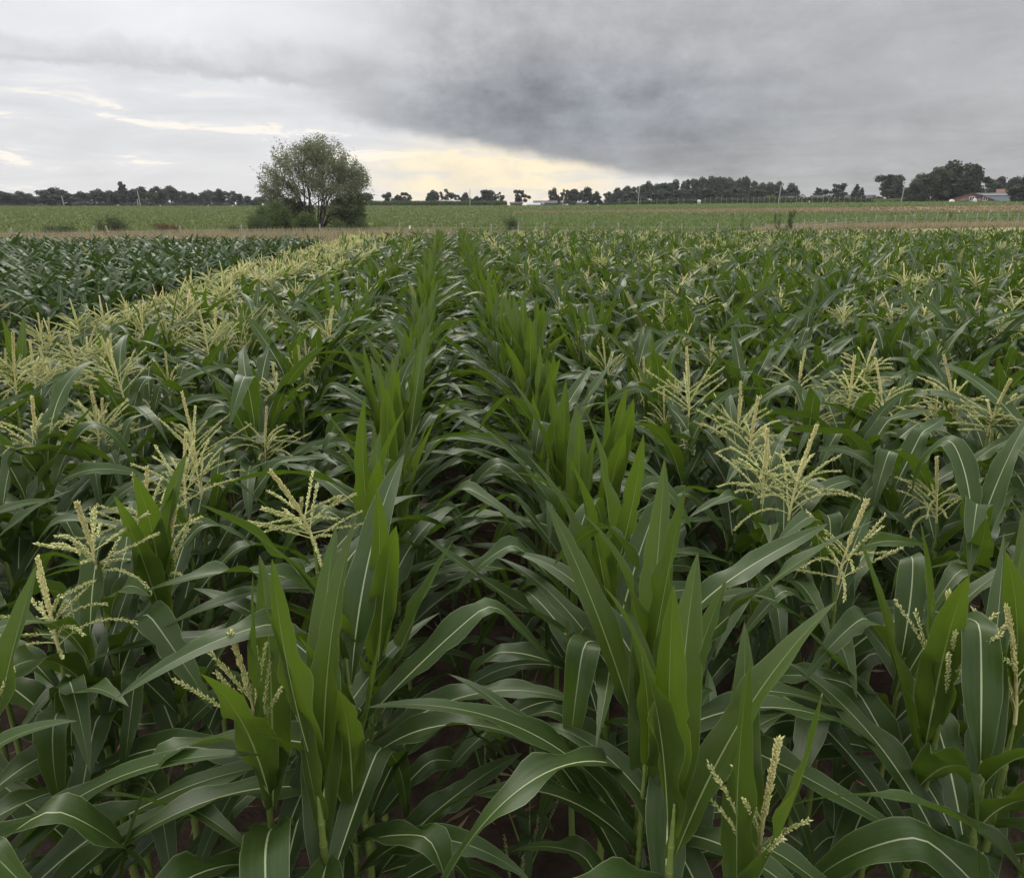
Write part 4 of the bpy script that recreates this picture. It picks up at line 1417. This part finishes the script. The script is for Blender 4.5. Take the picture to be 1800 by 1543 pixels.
def gable(name, px0, px1, ytop, r, depth, eave, label, wallm, roofm, gable_front=False, wins=(), rot=0.0, base=None):
    """a gabled building seen from the field: px span, ridge y, eave height as share of the ridge height"""
    pc = (px0 + px1) / 2; az = az_of(pc); x, y = polar(az, r)
    z = height(x, y) if base is None else base
    H = max(1.2, CAM_H + (369 - ytop) / 1234.6 * r - z)
    W = (px1 - px0) / 1234.6 * r * math.cos(az) + 0.0
    root = tag(obj(name, None, None, (x, y, z), (0, 0, -az - YAW + rot)), label, 'building')
    hw, he, d = W / 2, H * eave, depth
    if gable_front:                               # ridge runs away from the field
        V = [(-hw, 0, -0.5), (hw, 0, -0.5), (hw, 0, he), (0, 0, H), (-hw, 0, he), (-hw, d, -0.5), (hw, d, -0.5), (hw, d, he), (0, d, H), (-hw, d, he)]
        Q = [(0, 1, 2, 4), (6, 5, 9, 7), (1, 6, 7, 2), (5, 0, 4, 9)]; T = [(4, 2, 3), (7, 9, 8)]
        o = 0.35; sl = (H - he) / hw
        RV, RQ = [], []
        for s in (-1, 1):
            b = len(RV)
            ex, ez = s * (hw + o), he - o * sl
            RV += [(0, -o, H + 0.05), (ex, -o, ez + 0.05), (ex, d + o, ez + 0.05), (0, d + o, H + 0.05), (0, -o, H + 0.25), (ex, -o, ez + 0.25), (ex, d + o, ez + 0.25), (0, d + o, H + 0.25)]
            RQ += [tuple(b + i for i in q) for q in ((0, 1, 2, 3), (4, 7, 6, 5), (0, 4, 5, 1), (1, 5, 6, 2), (2, 6, 7, 3))]
    else:
        V = [(-hw, 0, -0.5), (hw, 0, -0.5), (hw, d, -0.5), (-hw, d, -0.5), (-hw, 0, he), (hw, 0, he), (hw, d, he), (-hw, d, he), (-hw, d / 2, H), (hw, d / 2, H)]
        Q = [(0, 1, 5, 4), (2, 3, 7, 6), (1, 2, 6, 5), (3, 0, 4, 7)]; T = [(5, 6, 9), (7, 4, 8)]
        o = 0.3; sl = (H - he) / (d / 2)
        RV, RQ = [], []
        for s in (-1, 1):
            b = len(RV)
            yy, ez = d / 2 + s * (d / 2 + o), he - o * sl
            RV += [(-hw - o, d / 2, H + 0.05), (hw + o, d / 2, H + 0.05), (hw + o, yy, ez + 0.05), (-hw - o, yy, ez + 0.05), (-hw - o, d / 2, H + 0.22), (hw + o, d / 2, H + 0.22), (hw + o, yy, ez + 0.22), (-hw - o, yy, ez + 0.22)]
            RQ += [tuple(b + i for i in q) for q in ((0, 1, 2, 3), (4, 7, 6, 5), (0, 4, 5, 1), (2, 6, 7, 3), (1, 5, 6, 2), (3, 7, 4, 0))]
    obj('wall', Geo().add(V, Q, T).mesh('wall', wallm, False), root)
    obj('roof', Geo().add(RV, RQ).mesh('roof', roofm, False), root)
    for (fx, fz, fw, fh, m) in wins:
        V, Q = box((fx * W - fw / 2, -0.06, fz * H), (fx * W + fw / 2, -0.01, fz * H + fh))
        wn = obj('door' if fz == 0 else 'window', Geo().add(V, Q).mesh('window', m, False), root)
        if m is M_GLASS:
            fr = Geo()
            for lo, hi in (((fx * W - fw / 2 - 0.12, -0.12, fz * H - 0.12), (fx * W + fw / 2 + 0.12, -0.065, fz * H)), ((fx * W - fw / 2 - 0.12, -0.12, fz * H + fh), (fx * W + fw / 2 + 0.12, -0.065, fz * H + fh + 0.12)),
                           ((fx * W - fw / 2 - 0.12, -0.12, fz * H), (fx * W - fw / 2, -0.065, fz * H + fh)), ((fx * W + fw / 2, -0.12, fz * H), (fx * W + fw / 2 + 0.12, -0.065, fz * H + fh)),
                           ((fx * W - 0.05, -0.12, fz * H), (fx * W + 0.05, -0.065, fz * H + fh))):
                V, Q = box(lo, hi); fr.add(V, Q)
            obj('frame', fr.mesh('frame', M_FASC, False), wn)
    return root, W, H


gable('shed', 771, 809, 353.5, 314, 8, 0.72, 'low grey shed under the trees on the ridge', M_WALLD, M_GREY)
gable('shed', 897, 918, 356.5, 292, 7, 0.65, 'small dark shed at the foot of the lone loose tree', M_WALLD, M_ROOFD)
gable('shed', 927, 949, 358, 288, 6, 0.45, 'low shed with pale grey sheet roof in front of the dark barn', M_STEEL, M_GREY)
gable('barn', 938, 979, 354, 300, 12, 0.55, 'long dark barn with chimney-less roof right of the lone tree', M_WALLD, M_ROOFD, wins=[(-0.1, 0.4, 1.2, 0.9, M_FASC)])
gable('shed', 1012, 1031, 356.5, 300, 6, 0.6, 'little dark shed past the bush beyond the dark barn', M_WALLD, M_ROOFD)
gable('house', 1398, 1418, 345, 300, 9, 0.5, 'white-gabled house with red tiled roof beside the dark wood', M_WALLW, M_ROOFR, True, wins=[(0.0, 0.35, 1.0, 1.1, M_GLASS)])
gable('house', 1374, 1392, 348, 306, 9, 0.55, 'grey roof half hidden between the wood and the white-gabled house', M_WALLD, M_ROOFD)
gable('house', 1424, 1448, 347, 310, 9, 0.5, 'dark roofed house right behind the slim conifer', M_WALLD, M_ROOFD)
gable('house', 1480, 1506, 346.5, 312, 9, 0.5, 'dark roofed house at the foot of the pointed conifers', M_WALLD, M_ROOFD)
gable('house', 1512, 1534, 347, 312, 9, 0.5, 'dark roofed house between the conifers and the broad round oak', M_WALLD, M_ROOFD)
gable('brick_barn', 1672, 1736, 345.5, 232, 16, 0.28, 'wide brick barn with low brown gable roof beside the great oak clump', M_BRICK, M_ROOFB, True,
      wins=[(0.02, 0.26, 1.1, 0.9, M_GLASS), (0.32, 0.26, 0.9, 0.8, M_GLASS), (0.16, 0.0, 1.8, 2.2, M_WALLD)])
gable('farmhouse', 1750, 1776, 340.5, 262, 10, 0.55, 'red tiled farm roof showing above the grey shed', M_WALLW, M_ROOFR)

# grey steel shed with white fascia
r = 236
pc = 1748; az = az_of(pc); x, y = polar(az, r); z = height(x, y)
root = tag(obj('steel_shed', None, None, (x, y, z), (0, 0, -az - YAW)), 'grey steel shed with white flat fascia and open bay, right of the brick barn', 'building')
W = 66 / 1234.6 * r * math.cos(az); H = CAM_H + (369 - 346) / 1234.6 * r - z
V, Q = box((-W / 2, 0.3, -0.5), (W / 2 - 1.6, 12, H * 0.78)); obj('wall', Geo().add(V, Q).mesh('wall', M_STEEL, False), root)
V, Q = box((-W / 2 - 0.3, -0.2, H * 0.80), (W / 2 + 1.5, 12.5, H)); obj('fascia', Geo().add(V, Q).mesh('fascia', M_FASC, False), root)
V, Q = box((-W / 2 - 0.6, -0.4, H + 0.01), (W / 2 + 1.7, 12.8, H + 0.14)); obj('roof', Geo().add(V, Q).mesh('roof', M_GREY, False), root)
for k in range(5):
    V, Q = box((-W / 2 + 0.4 + k * 1.75, 0.18, 0.0), (-W / 2 + 2.05 + k * 1.75, 0.28, H * 0.72)); obj('door_panel', Geo().add(V, Q).mesh('door_panel', M_STEEL, False), root)
V, Q = box((W / 2 + 0.9, 0.0, -0.4), (W / 2 + 1.15, 0.25, H * 0.79)); obj('column', Geo().add(V, Q).mesh('column', M_WALLD, False), root)

# pale water tank by the orchard
x, y = polar(az_of(1228), 241); z = height(x, y)
root = tag(obj('water_tank', None, None, (x, y, z), (0, 0, -az_of(1228) - YAW)), 'pale water tank on a grey stand in front of the orchard', 'tank')
V, Q = box((-0.45, -0.45, -0.2), (0.45, 0.45, 0.7)); obj('stand', Geo().add(V, Q).mesh('stand', M_STEEL, False), root)
V, Q, T, uv = tube([(0, 0, 0.71), (0, 0, 0.78), (0, 0, 1.45), (0, 0, 1.62), (0, 0, 1.68)], [0.40, 0.58, 0.58, 0.42, 0.16], 14); obj('vessel', Geo().add(V, Q, T).mesh('vessel', M_WALLW), root)

# small pale bundles and gear on the farmyard
for k, (px, wd, hg, lab, m) in enumerate([(1671, 1.4, 1.0, 'pale wrapped bale at the low end of the brick barn', M_WALLW), (1694, 2.2, 1.1, 'dark heap of farm gear before the brick barn', M_WALLD),
                                         (1711, 1.1, 1.2, 'white wrapped bale before the brick barn window', M_WALLW), (1719, 1.0, 1.1, 'brownish bale beside the white one at the barn', M_BRICK),
                                         (1788, 1.2, 1.6, 'pale upright sack pile under the right edge tree', M_WALLW)]):
    x, y = polar(az_of(px), 228); z = height(x, y)
    n = 10; a = np.linspace(0, math.pi, 7)
    prof = [(0, 0, 0.0), (0, 0, hg * 0.15), (0, 0, hg * 0.5), (0, 0, hg * 0.85), (0, 0, hg)]
    V, Q, T, uv = tube(prof, [wd * 0.46, wd * 0.5, wd * 0.5, wd * 0.42, wd * 0.2], 12)
    V = V + rs.normal(0, 0.03, V.shape)
    tag(obj('bale' if m is not M_WALLD else 'gear_heap', Geo().add(V, Q, T).mesh('bale', m), None, (x, y, z)), lab, 'bale' if m is not M_WALLD else 'farm gear')

# ------------------------------------------------------------------ small things in the maize
M_TAG = plain_mat('white_plastic', (0.80, 0.80, 0.80), 0.4, 0.4, 0.95)
p = at_z(716, 397.5, 1.72)
root = tag(obj('plant_marker', None, None, (p[0], p[1], 0.0)), 'small tilted white marker plate poking out above the far tasselled maize', 'marker')
V, Q, T, uv = tube([(0, 0, 0), (0, 0, 0.9), (0, 0, 1.66)], 0.008, 6); obj('stake', Geo().add(V, Q, T).mesh('stake', M_WOODP), root)
V, Q = box((-0.035, -0.005, 1.60), (0.035, 0.005, 1.74)); o = obj('plate', Geo().add(V, Q).mesh('plate', M_TAG, False), root)
o.rotation_euler = (0, 0.06, 0.2)
M_RED = leafy('red_seed_head', (0.16, 0.035, 0.035), (0.30, 0.085, 0.070), (0.2, 0.05, 0.04), 0.2, 20)
for px, py, z, h, lab in [(1757, 612, 1.05, 0.20, 'upper dark red seed head glimpsed between maize leaves'), (1748, 655, 0.95, 0.17, 'lower dark red seed head glimpsed between maize leaves')]:
    p = at_z(px, py, z)
    root = tag(obj('amaranth_plant', None, None, (p[0], p[1], 0.02)), lab, 'plant', 'red amaranth plants')
    V, Q, T, uv = tube([(0, 0, 0), (0.01, 0, 0.5), (0, 0, z)], [0.008, 0.006, 0.004], 6); obj('stem', Geo().add(V, Q, T).mesh('stem', M_STALK), root)
    n = 160; t = rs.random(n); a = rs.uniform(0, 6.28, n); q = 0.045 * np.sin(math.pi * np.clip(t * 0.85 + 0.12, 0, 1)) * rs.random(n) ** 0.4
    C = np.stack([np.cos(a) * q, np.sin(a) * q, z - h / 2 + t * h], -1)
    obj('seed_head', leaf_tris(C, 0.022, rs, 0.6).mesh('seed_head', M_RED, False), root)

# dead leaves on the soil
M_LITTER = leafy('dead_leaf', (0.13, 0.09, 0.05), (0.30, 0.23, 0.13), (0.1, 0.07, 0.03), 0.1, 5)
n = 2600
C = np.stack([rs.uniform(-4.5, 5.5, n), rs.uniform(0.2, 7.0, n), rs.uniform(0.045, 0.075, n)], -1)
tag(obj('leaf_litter', leaf_tris(C, 0.12, rs, 0.11, np.tile([0, 0, 2.2], (n, 1))).mesh('leaf_litter', M_LITTER, False)), 'dead tan leaf scraps lying on the soil between the rows', 'leaf litter', kind='stuff')

# weeds in the furrow
M_WEED = leafy('weed_leaf', (0.035, 0.06, 0.022), (0.07, 0.11, 0.04), (0.06, 0.11, 0.02), 0.25, 20)
M_WSPK = leafy('weed_spike', (0.16, 0.19, 0.07), (0.30, 0.32, 0.14), (0.2, 0.22, 0.08), 0.2, 20)
for k, (x, y) in enumerate([(0.18, 1.62), (0.24, 1.95), (0.10, 2.35), (0.02, 1.35), (0.30, 2.75), (-0.02, 3.1)]):
    root = tag(obj('weed_plant', None, None, (x, y, 0.02), (0, 0, k)), f'{nth(k + 1)} nearest leafy weed with thin green flower spikes in the furrow', 'weed', 'weeds in the furrow')
    h = 0.45 + 0.1 * (k % 3)
    for b in range(4):
        a = b * 1.9; q = np.linspace(0, 1, 6)
        P = np.stack([np.cos(a) * q * 0.14 * (b > 0), np.sin(a) * q * 0.14 * (b > 0), q * h * (1 - 0.15 * b)], -1)
        V, Q, T, uv = tube(P, np.linspace(0.004, 0.0016, 6), 5); obj('stem', Geo().add(V, Q, T).mesh('stem', M_STALK), root)
        obj('flower_spike', spikelets(P[3:], 36, 0.012, 0.003, 0.7, rs).mesh('flower_spike', M_WSPK), root)
    for b in range(12):
        pr = dict(L=0.14, W=0.045, z=0.05 + h * 0.6 * b / 11, az=b * 2.4, a0=0.8, a1=1.9, pw=1.2, kink=0.0, kpos=0.5, twist=0.0, ruf=0.06, sway=0.0, seed=float(b))
        obj('leaf', leaf_geo(pr, 8, COLS_MID).mesh('leaf', M_WEED), root)

# ------------------------------------------------------------------ slight summer haze
m = bpy.data.materials.new('haze')
m.use_nodes = True
m.node_tree.nodes.clear()
v = m.node_tree.nodes.new('ShaderNodeVolumePrincipled')
v.inputs['Density'].default_value = 0.00017
v.inputs['Color'].default_value = (0.90, 0.93, 1.0, 1)
o = m.node_tree.nodes.new('ShaderNodeOutputMaterial')
m.node_tree.links.new(v.outputs[0], o.inputs['Volume'])
V, Q = box((-4200, -4200, -1.2), (4200, 4200, 26))
tag(obj('haze', Geo().add(V, Q).mesh('haze', m, False)), kind='stuff')
